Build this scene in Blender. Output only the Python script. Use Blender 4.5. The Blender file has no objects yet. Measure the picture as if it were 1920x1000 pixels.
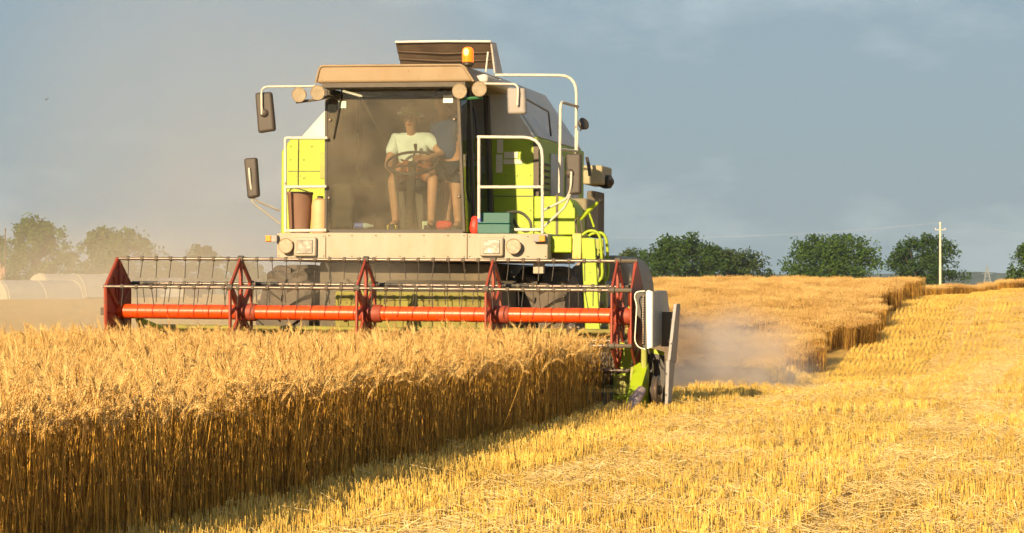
import bpy, bmesh, math, random
import numpy as np
from mathutils import Vector, Matrix, Euler
R_ = math.radians
sc = bpy.context.scene
col = sc.collection

# ------------------------------------------------------------------ camera
F = 4780.0            # focal length in pixels of the 1920 px wide photograph
CAMH = 1.18           # camera height
HOR = 549.0           # eye-level row
cam = bpy.data.cameras.new('camera')
cam.sensor_width = 36.0
cam.lens = F / 1920.0 * 36.0
cam.shift_y = (HOR - 500.0) / 1920.0
cam.clip_start = 0.1
cam.clip_end = 20000.0
camo = bpy.data.objects.new('camera', cam)
camo.location = (0, 0, CAMH)
camo.rotation_euler = (R_(90), 0, 0)
col.objects.link(camo)
sc.camera = camo

# ------------------------------------------------------------------ sky, sun, exposure
SUN_AZ, SUN_EL = 204.0, 19.0           # clockwise from +Y (straight ahead), elevation
to_sun = Vector((math.sin(R_(SUN_AZ)) * math.cos(R_(SUN_EL)),
                 math.cos(R_(SUN_AZ)) * math.cos(R_(SUN_EL)), math.sin(R_(SUN_EL))))
w = bpy.data.worlds.new('World')
sc.world = w
w.use_nodes = True
w.cycles.sampling_method = 'MANUAL'
w.cycles.sample_map_resolution = 256
nt = w.node_tree
bg = nt.nodes['Background']
bg.inputs[1].default_value = 0.10
sky = nt.nodes.new('ShaderNodeTexSky')
sky.sky_type = 'NISHITA'
sky.sun_disc = False
sky.sun_elevation = R_(SUN_EL)
sky.sun_rotation = R_(SUN_AZ)
sky.dust_density = 2.0
sky.air_density = 1.0
# veil of slate-grey storm cloud over the whole sky with paler puffs, in world directions
tc = nt.nodes.new('ShaderNodeTexCoord')
mp = nt.nodes.new('ShaderNodeMapping')
mp.inputs['Scale'].default_value = (1.0, 1.0, 2.6)
mp.inputs['Location'].default_value = (2.35, 0.8, 0.37)
nz = nt.nodes.new('ShaderNodeTexNoise')
nz.inputs['Scale'].default_value = 8.0
nz.inputs['Detail'].default_value = 7.0
nz.inputs['Roughness'].default_value = 0.55
rp = nt.nodes.new('ShaderNodeValToRGB')
rp.color_ramp.elements[0].position = 0.54
rp.color_ramp.elements[0].color = (1.30, 1.82, 2.28, 1)
rp.color_ramp.elements[1].position = 0.72
rp.color_ramp.elements[1].color = (2.35, 2.8, 3.15, 1)
mixs = nt.nodes.new('ShaderNodeMix')
mixs.data_type = 'RGBA'
mixs.inputs[0].default_value = 0.86
nt.links.new(tc.outputs['Generated'], mp.inputs[0])
nt.links.new(mp.outputs[0], nz.inputs['Vector'])
nt.links.new(nz.outputs['Fac'], rp.inputs[0])
nt.links.new(sky.outputs[0], mixs.inputs[6])
nt.links.new(rp.outputs[0], mixs.inputs[7])
nt.links.new(mixs.outputs[2], bg.inputs[0])

sl = bpy.data.lights.new('sun', 'SUN')
sl.energy = 5.0
sl.angle = R_(0.6)
sl.color = (1.0, 0.77, 0.46)
so = bpy.data.objects.new('sun', sl)
so.rotation_euler = to_sun.to_track_quat('Z', 'Y').to_euler()
so.location = (0, 0, 60)
col.objects.link(so)

sc.view_settings.view_transform = 'Standard'
sc.view_settings.look = 'None'
sc.view_settings.gamma = 1.0
sc.view_settings.exposure = 0.85
sc.view_settings.use_curve_mapping = False
sc.cycles.use_denoising = True
sc.cycles.use_adaptive_sampling = True
sc.cycles.adaptive_threshold = 0.035
sc.cycles.max_bounces = 5
sc.cycles.use_light_tree = False
sc.cycles.diffuse_bounces = 2
sc.cycles.glossy_bounces = 2
sc.cycles.transmission_bounces = 4
sc.cycles.transparent_max_bounces = 12
sc.cycles.volume_bounces = 1
sc.cycles.volume_step_rate = 2.5
sc.cycles.volume_max_steps = 40

# ------------------------------------------------------------------ frames
ALPHA = math.atan(1008.0 / F)      # the harvester's tail points this far right of the view axis
DC = 26.0
CX = (685.0 - 960.0) / F * DC
M = Matrix.Translation((CX, DC, 0)) @ Matrix.Rotation(-ALPHA, 4, 'Z') @ Matrix.Rotation(R_(0.45), 4, 'Y')
MI = M.inverted()
CL = MI @ Vector((0, 0, CAMH))


def loc(px, py, yl):
    """point of the harvester's frame at depth yl behind the reel axle, from a measured direction"""
    d = MI.to_3x3() @ Vector(((px - 960.0) / F, 1.0, (HOR - py) / F))
    t = (yl - CL.y) / d.y
    p = CL + d * t
    return Vector((p.x, yl, p.z))


def at(px, py, Y):
    return Vector(((px - 960.0) / F * Y, Y, CAMH + (HOR - py) / F * Y))


# ------------------------------------------------------------------ materials
MATS = {}


def mat(name, color, rough=0.6, metal=0.0, var=0.15, vscale=6.0, dust=0.0, dustcol=(0.42, 0.31, 0.19),
        bump=0.0, bscale=60.0, emit=None, estr=0.0, spec=0.5, trans=0.0, coat=0.0, rust=0.0, dscale=2.2):
    m = bpy.data.materials.new(name)
    m.use_nodes = True
    n = m.node_tree.nodes
    l = m.node_tree.links
    b = n['Principled BSDF']
    b.inputs['Roughness'].default_value = rough
    b.inputs['Metallic'].default_value = metal
    b.inputs['Specular IOR Level'].default_value = spec
    if coat:
        b.inputs['Coat Weight'].default_value = coat
        b.inputs['Coat Roughness'].default_value = 0.15
    t = n.new('ShaderNodeTexCoord')
    nn = n.new('ShaderNodeTexNoise')
    nn.inputs['Scale'].default_value = vscale
    nn.inputs['Detail'].default_value = 6.0
    l.new(t.outputs['Object'], nn.inputs['Vector'])
    r = n.new('ShaderNodeValToRGB')
    r.color_ramp.elements[0].position = 0.3
    r.color_ramp.elements[1].position = 0.7
    r.color_ramp.elements[0].color = tuple(c * (1 - var) for c in color) + (1,)
    r.color_ramp.elements[1].color = tuple(min(1, c * (1 + var)) for c in color) + (1,)
    l.new(nn.outputs['Fac'], r.inputs[0])
    out = r.outputs[0]
    if dust > 0:
        n2 = n.new('ShaderNodeTexNoise')
        n2.inputs['Scale'].default_value = dscale
        n2.inputs['Detail'].default_value = 8.0
        n2.inputs['Roughness'].default_value = 0.68
        ms = n.new('ShaderNodeMapping')
        ms.inputs['Scale'].default_value = (1.6, 1.6, 0.45)
        l.new(t.outputs['Object'], ms.inputs[0])
        l.new(ms.outputs[0], n2.inputs['Vector'])
        r2 = n.new('ShaderNodeMapRange')
        r2.inputs['From Min'].default_value = 0.35
        r2.inputs['From Max'].default_value = 0.72
        r2.inputs['To Max'].default_value = dust
        r2.inputs['To Min'].default_value = dust * 0.25
        l.new(n2.outputs['Fac'], r2.inputs['Value'])
        mx = n.new('ShaderNodeMix')
        mx.data_type = 'RGBA'
        l.new(r2.outputs[0], mx.inputs[0])
        l.new(out, mx.inputs[6])
        mx.inputs[7].default_value = dustcol + (1,)
        out = mx.outputs[2]
        rr = n.new('ShaderNodeMapRange')
        rr.inputs['To Min'].default_value = rough
        rr.inputs['To Max'].default_value = 0.95
        l.new(r2.outputs[0], rr.inputs['Value'])
        l.new(rr.outputs[0], b.inputs['Roughness'])
    if rust > 0:
        n3 = n.new('ShaderNodeTexNoise')
        n3.inputs['Scale'].default_value = 14.0
        n3.inputs['Detail'].default_value = 9.0
        n3.inputs['Roughness'].default_value = 0.75
        l.new(t.outputs['Object'], n3.inputs['Vector'])
        r3 = n.new('ShaderNodeMapRange')
        r3.inputs['From Min'].default_value = 0.66 - rust * 0.2
        r3.inputs['From Max'].default_value = 0.70 - rust * 0.2
        l.new(n3.outputs['Fac'], r3.inputs['Value'])
        mx = n.new('ShaderNodeMix')
        mx.data_type = 'RGBA'
        l.new(r3.outputs[0], mx.inputs[0])
        l.new(out, mx.inputs[6])
        mx.inputs[7].default_value = (0.13, 0.06, 0.03, 1)
        out = mx.outputs[2]
    l.new(out, b.inputs['Base Color'])
    if bump > 0:
        n4 = n.new('ShaderNodeTexNoise')
        n4.inputs['Scale'].default_value = bscale
        n4.inputs['Detail'].default_value = 5.0
        l.new(t.outputs['Object'], n4.inputs['Vector'])
        bp = n.new('ShaderNodeBump')
        bp.inputs['Strength'].default_value = bump
        bp.inputs['Distance'].default_value = 0.02
        l.new(n4.outputs['Fac'], bp.inputs['Height'])
        l.new(bp.outputs[0], b.inputs['Normal'])
    if emit:
        b.inputs['Emission Color'].default_value = emit + (1,)
        b.inputs['Emission Strength'].default_value = estr
    if trans:
        b.inputs['Transmission Weight'].default_value = trans
    if emit:
        m.cycles.emission_sampling = 'NONE'
    MATS[name] = m
    return m


LIME = mat('lime_paint', (0.30, 0.41, 0.003), 0.42, dust=0.30, dustcol=(0.26, 0.24, 0.07), rust=0.15, var=0.06, spec=0.4)
FEEDM = mat('feeder_paint', (0.26, 0.25, 0.03), 0.7, dust=0.8, dustcol=(0.16, 0.11, 0.05), rust=0.3)
LIMED = mat('dusty_lime_paint', (0.28, 0.36, 0.02), 0.6, dust=0.75, rust=0.3)
CREAM = mat('cream_paint', (0.37, 0.34, 0.275), 0.5, dust=0.6, dustcol=(0.36, 0.25, 0.14), var=0.05, rust=0.08, bump=0.05)
CREAMR = mat('dusty_roof_paint', (0.30, 0.22, 0.135), 0.6, dust=0.7, dustcol=(0.28, 0.18, 0.09), var=0.06, rust=0.1)
TANK = mat('tank_white_paint', (0.66, 0.66, 0.60), 0.55, dust=0.5, var=0.05)
TANKS = mat('tank_side_sheet', (0.60, 0.58, 0.55), 0.6, dust=0.4, var=0.08)
RAIL = mat('rail_white_paint', (0.56, 0.53, 0.46), 0.45, dust=0.25, rust=0.35, var=0.05)
RED = mat('red_gloss_paint', (0.66, 0.062, 0.003), 0.34, var=0.10, spec=0.4, dust=0.08, dustcol=(0.45, 0.12, 0.05))
REDP = mat('red_plate_paint', (0.27, 0.026, 0.008), 0.5, var=0.12, dust=0.25, dustcol=(0.33, 0.15, 0.08), rust=0.35)
STEEL = mat('worn_steel_bar', (0.20, 0.155, 0.125), 0.42, metal=0.6, var=0.25, rust=0.35)
TINE = mat('spring_steel_tine', (0.10, 0.085, 0.07), 0.45, metal=0.6, var=0.2)
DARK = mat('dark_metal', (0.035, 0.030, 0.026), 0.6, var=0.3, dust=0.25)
BLACK = mat('black_plastic', (0.014, 0.013, 0.013), 0.45, var=0.2, dust=0.1)
MIRB = mat('mirror_shell_plastic', (0.045, 0.036, 0.030), 0.55, var=0.15, dust=0.2, dustcol=(0.14, 0.10, 0.07))
MIRP = mat('pale_mirror_shell', (0.24, 0.235, 0.25), 0.5, var=0.15, dust=0.4)
RUBBER = mat('tyre_rubber', (0.055, 0.048, 0.042), 0.85, var=0.2, dust=0.75, dustcol=(0.20, 0.15, 0.10), bump=0.2)
CHASSIS = mat('chassis_metal', (0.07, 0.06, 0.045), 0.75, dust=0.7, dustcol=(0.20, 0.15, 0.09))
LENS = mat('lamp_lens', (0.62, 0.54, 0.42), 0.24, metal=0.85, var=0.12, vscale=12, spec=0.8, bump=0.10, bscale=14)
CHROME = mat('bright_chrome', (0.95, 0.92, 0.86), 0.16, metal=0.9, var=0.02)
RECTL = mat('ribbed_headlight_glass', (0.40, 0.36, 0.30), 0.2, metal=0.6, var=0.25, vscale=9, spec=0.8, bump=0.3, bscale=10)
REFL = mat('lamp_reflector', (0.8, 0.72, 0.58), 0.22, metal=0.7, var=0.05)
AMBER = mat('amber_lens', (0.80, 0.22, 0.02), 0.25, var=0.05, emit=(1.0, 0.18, 0.0), estr=0.25)
BEACON = mat('lit_beacon_lens', (0.85, 0.16, 0.01), 0.2, var=0.05, emit=(1.0, 0.16, 0.0), estr=0.7)
BULB = mat('beacon_bulb', (1.0, 0.6, 0.1), 0.3, var=0.0, emit=(1.0, 0.55, 0.08), estr=4.0)
TARP = mat('tank_extension_sheet', (0.075, 0.048, 0.030), 0.8, dust=0.4, dustcol=(0.13, 0.085, 0.05), var=0.2, bump=0.2, bscale=8)
GREYCOV = mat('grey_cover_sheet', (0.33, 0.35, 0.35), 0.5, dust=0.12, var=0.06)
GREYPL = mat('grey_shield_sheet', (0.25, 0.245, 0.25), 0.55, dust=0.2, var=0.1, rust=0.1)
CREAMW = mat('pale_cover_edge', (0.80, 0.76, 0.62), 0.5, var=0.05)
SEATM = mat('seat_fabric', (0.05, 0.045, 0.04), 0.9)
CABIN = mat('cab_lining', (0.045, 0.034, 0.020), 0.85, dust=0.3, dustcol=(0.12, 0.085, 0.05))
BUCKET = mat('brown_bucket_plastic', (0.20, 0.095, 0.065), 0.6, dust=0.25, var=0.08)
CANM = mat('tan_canister_plastic', (0.60, 0.36, 0.17), 0.5, dust=0.3, var=0.08)
TEAL = mat('teal_toolbox_paint', (0.001, 0.085, 0.068), 0.5, var=0.06)
BLUEP = mat('blue_patch', (0.06, 0.10, 0.45), 0.5, var=0.05)
REDBAG = mat('red_bag_plastic', (0.75, 0.05, 0.03), 0.5, var=0.15, bump=0.3, bscale=20)
RUBHOSE = mat('hose_rubber', (0.05, 0.045, 0.03), 0.6)
LABELM = mat('pale_decal', (0.62, 0.56, 0.40), 0.6, var=0.1, vscale=60)
WHITEP = mat('white_sticker', (0.85, 0.85, 0.80), 0.6, var=0.05)
PALEG = mat('pale_green_sticker', (0.45, 0.6, 0.45), 0.6, var=0.2, vscale=50)
YELLOWP = mat('yellow_packet', (0.75, 0.55, 0.02), 0.5, var=0.1)
SKIN = mat('skin', (0.50, 0.25, 0.15), 0.55, var=0.08)
SHIRT = mat('pale_mint_shirt', (0.72, 0.80, 0.76), 0.9, var=0.10, vscale=5, bump=0.8, bscale=7)
CAPM = mat('khaki_cap', (0.30, 0.33, 0.20), 0.9, var=0.1)
BLUESH = mat('blue_shirt', (0.022, 0.055, 0.14), 0.9, var=0.15)
NAVY = mat('dark_shorts', (0.016, 0.018, 0.025), 0.9, var=0.3)
ORSH = mat('rust_shorts', (0.36, 0.12, 0.05), 0.9, var=0.1)
HAIR = mat('dark_hair', (0.03, 0.02, 0.014), 0.7)
SHOE = mat('dark_shoe', (0.03, 0.03, 0.03), 0.7)


def dusty_glass(name, film, tint=(0.88, 0.91, 0.87), cen=None):
    m = bpy.data.materials.new(name)
    m.use_nodes = True
    n = m.node_tree.nodes
    l = m.node_tree.links
    n.remove(n['Principled BSDF'])
    out = n['Material Output']
    tr = n.new('ShaderNodeBsdfTransparent')
    tr.inputs[0].default_value = tint + (1,)
    gl = n.new('ShaderNodeBsdfGlossy')
    gl.inputs['Roughness'].default_value = 0.04
    fr = n.new('ShaderNodeFresnel')
    fr.inputs[0].default_value = 1.45
    m1 = n.new('ShaderNodeMixShader')
    l.new(fr.outputs[0], m1.inputs[0])
    l.new(tr.outputs[0], m1.inputs[1])
    l.new(gl.outputs[0], m1.inputs[2])
    df = n.new('ShaderNodeBsdfDiffuse')
    df.inputs[0].default_value = (0.24, 0.195, 0.135, 1)
    t = n.new('ShaderNodeTexCoord')
    n1 = n.new('ShaderNodeTexNoise')
    n1.inputs['Scale'].default_value = 1.6
    n1.inputs['Detail'].default_value = 7
    n1.inputs['Roughness'].default_value = 0.6
    l.new(t.outputs['Object'], n1.inputs['Vector'])
    mr = n.new('ShaderNodeMapRange')
    mr.inputs['From Min'].default_value = 0.36
    mr.inputs['From Max'].default_value = 0.66
    mr.inputs['To Min'].default_value = film * 0.45
    mr.inputs['To Max'].default_value = min(0.95, film * 1.9)
    l.new(n1.outputs['Fac'], mr.inputs['Value'])
    fac = mr.outputs[0]
    if cen:
        # one wiped oval with less grime, where the driver looks out
        sub = n.new('ShaderNodeVectorMath')
        sub.operation = 'DISTANCE'
        sub.inputs[1].default_value = cen
        l.new(t.outputs['Object'], sub.inputs[0])
        mr2 = n.new('ShaderNodeMapRange')
        mr2.interpolation_type = 'SMOOTHSTEP'
        mr2.inputs['From Min'].default_value = 0.2
        mr2.inputs['From Max'].default_value = 1.0
        mr2.inputs['To Min'].default_value = 0.42
        mr2.inputs['To Max'].default_value = 1.0
        l.new(sub.outputs['Value'], mr2.inputs['Value'])
        mm = n.new('ShaderNodeMath')
        mm.operation = 'MULTIPLY'
        l.new(fac, mm.inputs[0])
        l.new(mr2.outputs[0], mm.inputs[1])
        fac = mm.outputs[0]
    m2 = n.new('ShaderNodeMixShader')
    l.new(fac, m2.inputs[0])
    l.new(m1.outputs[0], m2.inputs[1])
    l.new(df.outputs[0], m2.inputs[2])
    l.new(m2.outputs[0], out.inputs[0])
    return m


# ------------------------------------------------------------------ mesh builder
class MB:
    def __init__(self):
        self.v = []
        self.f = []

    def add(self, vs, fs):
        o = len(self.v)
        self.v += [Vector(p) for p in vs]
        self.f += [tuple(i + o for i in f) for f in fs]
        return self

    def box(self, c, s, rot=None):
        c = Vector(c)
        h = Vector(s) / 2
        vs = [Vector((x * h.x, y * h.y, z * h.z)) for x in (-1, 1) for y in (-1, 1) for z in (-1, 1)]
        if rot is not None:
            e = Euler(rot).to_matrix()
            vs = [e @ q for q in vs]
        return self.add([c + q for q in vs],
                        [(0, 1, 3, 2), (4, 6, 7, 5), (0, 4, 5, 1), (2, 3, 7, 6), (0, 2, 6, 4), (1, 5, 7, 3)])

    def b2(self, a, b):
        a = Vector(a)
        b = Vector(b)
        s = b - a
        return self.box((a + b) / 2, (abs(s.x), abs(s.y), abs(s.z)))

    def ext(self, poly, vec):
        """solid: planar polygon swept along vec"""
        n = len(poly)
        vec = Vector(vec)
        p = [Vector(q) for q in poly]
        return self.add(p + [q + vec for q in p],
                        [tuple(range(n))[::-1], tuple(range(n, 2 * n))] +
                        [(i, (i + 1) % n, n + (i + 1) % n, n + i) for i in range(n)])

    def loft(self, a, b):
        n = len(a)
        return self.add(list(a) + list(b),
                        [tuple(range(n))[::-1], tuple(range(n, 2 * n))] +
                        [(i, (i + 1) % n, n + (i + 1) % n, n + i) for i in range(n)])

    def tube(self, pts, r, n=8, cap=True):
        pts = [Vector(p) for p in pts]
        m = len(pts)
        rs = r if isinstance(r, (list, tuple)) else [r] * m
        o = len(self.v)
        up = None
        for i, p in enumerate(pts):
            if i == 0:
                t = pts[1] - pts[0]
            elif i == m - 1:
                t = pts[-1] - pts[-2]
            else:
                t = (pts[i + 1] - p).normalized() + (p - pts[i - 1]).normalized()
            t.normalize()
            if up is None:
                up = t.orthogonal().normalized()
            else:
                up = (up - t * up.dot(t))
                if up.length < 1e-6:
                    up = t.orthogonal()
                up.normalize()
            q = t.cross(up)
            for k in range(n):
                a = 2 * math.pi * k / n
                self.v.append(p + (up * math.cos(a) + q * math.sin(a)) * rs[i])
        for i in range(m - 1):
            for k in range(n):
                k2 = (k + 1) % n
                self.f.append((o + i * n + k, o + i * n + k2, o + (i + 1) * n + k2, o + (i + 1) * n + k))
        if cap:
            self.f.append(tuple(o + k for k in range(n))[::-1])
            self.f.append(tuple(o + (m - 1) * n + k for k in range(n)))
        return self

    def lathe(self, prof, c, axis=(0, 0, 1), n=20):
        """prof: list of (radius, height) along axis from c"""
        c = Vector(c)
        ax = Vector(axis).normalized()
        u = ax.orthogonal().normalized()
        q = ax.cross(u)
        o = len(self.v)
        for r, h in prof:
            for k in range(n):
                a = 2 * math.pi * k / n
                self.v.append(c + ax * h + (u * math.cos(a) + q * math.sin(a)) * max(r, 1e-4))
        m = len(prof)
        for i in range(m - 1):
            for k in range(n):
                k2 = (k + 1) % n
                self.f.append((o + i * n + k, o + i * n + k2, o + (i + 1) * n + k2, o + (i + 1) * n + k))
        self.f.append(tuple(o + k for k in range(n))[::-1])
        self.f.append(tuple(o + (m - 1) * n + k for k in range(n)))
        return self

    def mesh(self, name, material, smooth=True, org=(0, 0, 0)):
        org = Vector(org)
        me = bpy.data.meshes.new(name)
        me.from_pydata([tuple(p - org) for p in self.v], [], self.f)
        bm = bmesh.new()
        bm.from_mesh(me)
        bmesh.ops.recalc_face_normals(bm, faces=bm.faces)
        bm.to_mesh(me)
        bm.free()
        if material:
            me.materials.append(material)
        if smooth:
            me.polygons.foreach_set('use_smooth', [True] * len(me.polygons))
            me.set_sharp_from_angle(angle=R_(38))
        return me

    def build(self, name, material, parent=None, smooth=True, bevel=0.0, org=None, frame=None, seg=2):
        if org is None:
            org = ORG.get(parent.name, (0, 0, 0)) if parent else (0, 0, 0)
        me = self.mesh(name, material, smooth, org)
        o = bpy.data.objects.new(name, me)
        col.objects.link(o)
        if parent:
            o.parent = parent
        elif frame is not None:
            o.matrix_world = frame @ Matrix.Translation(org)
        ORG[o.name] = Vector(org)
        if bevel > 0:
            md = o.modifiers.new('bevel', 'BEVEL')
            md.width = bevel
            md.segments = seg
            md.limit_method = 'ANGLE'
            md.angle_limit = R_(40)
        return o


ORG = {}
ID = Matrix.Identity(4)


def tag(o, label=None, cat=None, group=None, kind=None):
    if label:
        o['label'] = label
    if cat:
        o['category'] = cat
    if group:
        o['group'] = group
    if kind:
        o['kind'] = kind
    return o


def thing(name, label, cat, base=(0, 0, 0), frame=ID, group=None):
    o = bpy.data.objects.new(name, None)
    o.empty_display_size = 0.2
    col.objects.link(o)
    o.matrix_world = frame @ Matrix.Translation(base)
    ORG[o.name] = Vector(base)
    return tag(o, label, cat, group)


def inst(mesh, name, parent, at_, rot=(0, 0, 0)):
    o = bpy.data.objects.new(name, mesh)
    col.objects.link(o)
    o.parent = parent
    o.location = at_
    o.rotation_euler = rot
    return o


def arc(p0, p1, p2, n=6):
    """rounded corner p0 - p1 - p2 as a quadratic bend"""
    p0, p1, p2 = Vector(p0), Vector(p1), Vector(p2)
    return [p0 * (1 - t) ** 2 + p1 * 2 * t * (1 - t) + p2 * t * t for t in [i / n for i in range(n + 1)]]


def rpath(pts, r, n=5):
    """polyline with rounded inner corners"""
    pts = [Vector(p) for p in pts]
    out = [pts[0]]
    for i in range(1, len(pts) - 1):
        a, b, c = pts[i - 1], pts[i], pts[i + 1]
        ra = min(r, (a - b).length * 0.49)
        rc = min(r, (c - b).length * 0.49)
        out += arc(b + (a - b).normalized() * ra, b, b + (c - b).normalized() * rc, n)
    out.append(pts[-1])
    return out


# ------------------------------------------------------------------ terrain
def ss(a, b, t):
    t = np.clip((np.asarray(t, float) - a) / (b - a), 0, 1)
    return t * t * (3 - 2 * t)


def edge_u(x, y):
    """sideways offset from the line of the cut edge"""
    return x - (1008.0 / F * y - 20860.0 / F)


def gz(x, y):
    x = np.asarray(x, float)
    y = np.asarray(y, float)
    u = edge_u(x, y)
    crest = 0.93 + 0.09 * np.clip(u, 0, 6)
    lat = ss(-13.5, -8.5, u + 0.09 * (y - 80))            # the rise rounds off to the left
    start = 40.0 - 13.0 * ss(-0.3, 1.0, u)               # the ground falls away behind the near crest
    t = np.clip((y - start) / (55.0 - start), 0, 1)
    dip = -1.08 * t * t * (3 - 2 * t) * (1 - 0.72 * ss(0.8, 3.4, u)) * ss(-14, -7, u)
    up = ss(56, 90, y)
    hill = dip * (1 - up) + crest * up * lat
    hill = hill * (1 - 0.40 * ss(93, 112, y))
    left = 0.58 * ss(40, 300, y) * (1 - ss(-30, -8, u))
    back = 1.25 * np.exp(-(((x - 9) / 26.0) ** 2 + ((y - 135) / 34.0) ** 2)) * ss(95, 130, y)
    z = hill + left * (1 - ss(-14, -8, u))
    z = np.where(y > 95, np.maximum(z, back), z)
    z = z * (1 - ss(500, 1200, y))
    und = 0.025 * np.sin(x * 1.3 + y * 0.7) * np.sin(y * 0.9 - x * 0.4) * ss(40, 60, y)
    return z + und


def ground():
    ys = np.concatenate([np.arange(-30, 8, 4), np.arange(8, 110, 0.8), np.arange(110, 320, 6), np.geomspace(320, 9000, 26)])
    xs = np.concatenate([-np.geomspace(4000, 40, 22), np.arange(-38, 42, 0.8), np.geomspace(44, 4000, 22)])
    X, Y = np.meshgrid(xs, ys)
    Z = gz(X, Y)
    nx, ny = len(xs), len(ys)
    vs = np.stack([X.ravel(), Y.ravel(), Z.ravel()], 1)
    fs = [(j * nx + i, j * nx + i + 1, (j + 1) * nx + i + 1, (j + 1) * nx + i) for j in range(ny - 1) for i in range(nx - 1)]
    me = bpy.data.meshes.new('ground')
    me.from_pydata(vs.tolist(), [], fs)
    me.polygons.foreach_set('use_smooth', [True] * len(me.polygons))
    m = bpy.data.materials.new('stubble_soil')
    m.use_nodes = True
    n = m.node_tree.nodes
    l = m.node_tree.links
    b = n['Principled BSDF']
    b.inputs['Roughness'].default_value = 0.95
    b.inputs['Specular IOR Level'].default_value = 0.1
    t = n.new('ShaderNodeTexCoord')
    mp = n.new('ShaderNodeMapping')
    mp.inputs['Rotation'].default_value = (0, 0, ALPHA)
    mp.inputs['Scale'].default_value = (1.0, 0.12, 1.0)
    l.new(t.outputs['Object'], mp.inputs[0])
    n1 = n.new('ShaderNodeTexNoise')
    n1.inputs['Scale'].default_value = 2.2
    n1.inputs['Detail'].default_value = 8
    n1.inputs['Roughness'].default_value = 0.65
    l.new(mp.outputs[0], n1.inputs['Vector'])
    n2 = n.new('ShaderNodeTexNoise')
    n2.inputs['Scale'].default_value = 28
    n2.inputs['Detail'].default_value = 6
    n2.inputs['Roughness'].default_value = 0.7
    l.new(t.outputs['Object'], n2.inputs['Vector'])
    ad = n.new('ShaderNodeMath')
    ad.operation = 'ADD'
    l.new(n1.outputs['Fac'], ad.inputs[0])
    l.new(n2.outputs['Fac'], ad.inputs[1])
    r = n.new('ShaderNodeValToRGB')
    e = r.color_ramp.elements
    e[0].position = 0.36
    e[0].color = (0.34, 0.20, 0.06, 1)
    e[1].position = 0.64
    e[1].color = (0.66, 0.41, 0.11, 1)
    hv = n.new('ShaderNodeMath')
    hv.operation = 'MULTIPLY'
    hv.inputs[1].default_value = 0.5
    l.new(ad.outputs[0], hv.inputs[0])
    l.new(hv.outputs[0], r.inputs[0])
    l.new(r.outputs[0], b.inputs['Base Color'])
    bp = n.new('ShaderNodeBump')
    bp.inputs['Strength'].default_value = 0.6
    bp.inputs['Distance'].default_value = 0.05
    l.new(n2.outputs['Fac'], bp.inputs['Height'])
    l.new(bp.outputs[0], b.inputs['Normal'])
    me.materials.append(m)
    o = bpy.data.objects.new('ground', me)
    col.objects.link(o)
    tag(o, 'golden stubble field rolling away to the horizon', None, None, 'structure')


ground()


def far_ridge(name, Y, x0, x1, base_top, amp, seed, label, thick=220.0):
    rnd = np.random.RandomState(seed)
    n = 260
    xs = np.linspace(x0, x1, n)
    ph = rnd.rand(12) * 6.28
    top = np.zeros(n)
    for k in range(12):
        top += np.sin(xs / (x1 - x0) * 6.28 * (1.2 + k * k * 0.9) + ph[k]) / (1 + k * 0.8)
    top = base_top + amp * top * 0.35 + rnd.rand(n) * amp * 0.35
    vs, fs = [], []
    prof = [(0.0, 0.0), (0.25, 0.55), (0.6, 0.95), (1.0, 1.0), (1.6, 0.7), (2.4, 0.0)]
    for i in range(n):
        for a, h in prof:
            vs.append((xs[i], Y + a * thick * 0.5 + rnd.rand() * 8, -2 + h * (top[i] + 2)))
    m = len(prof)
    for i in range(n - 1):
        for k in range(m - 1):
            fs.append((i * m + k, (i + 1) * m + k, (i + 1) * m + k + 1, i * m + k + 1))
    me = bpy.data.meshes.new(name)
    me.from_pydata(vs, [], fs)
    me.materials.append(mat(name + '_wood', (0.035, 0.055, 0.05), 0.95, var=0.4, vscale=0.05))
    o = bpy.data.objects.new(name, me)
    col.objects.link(o)
    tag(o, label, None, None, 'structure')


far_ridge('far_hills', 1700.0, -900, 900, 14.5, 3.0, 4, 'low blue wooded hills along the horizon')


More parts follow.
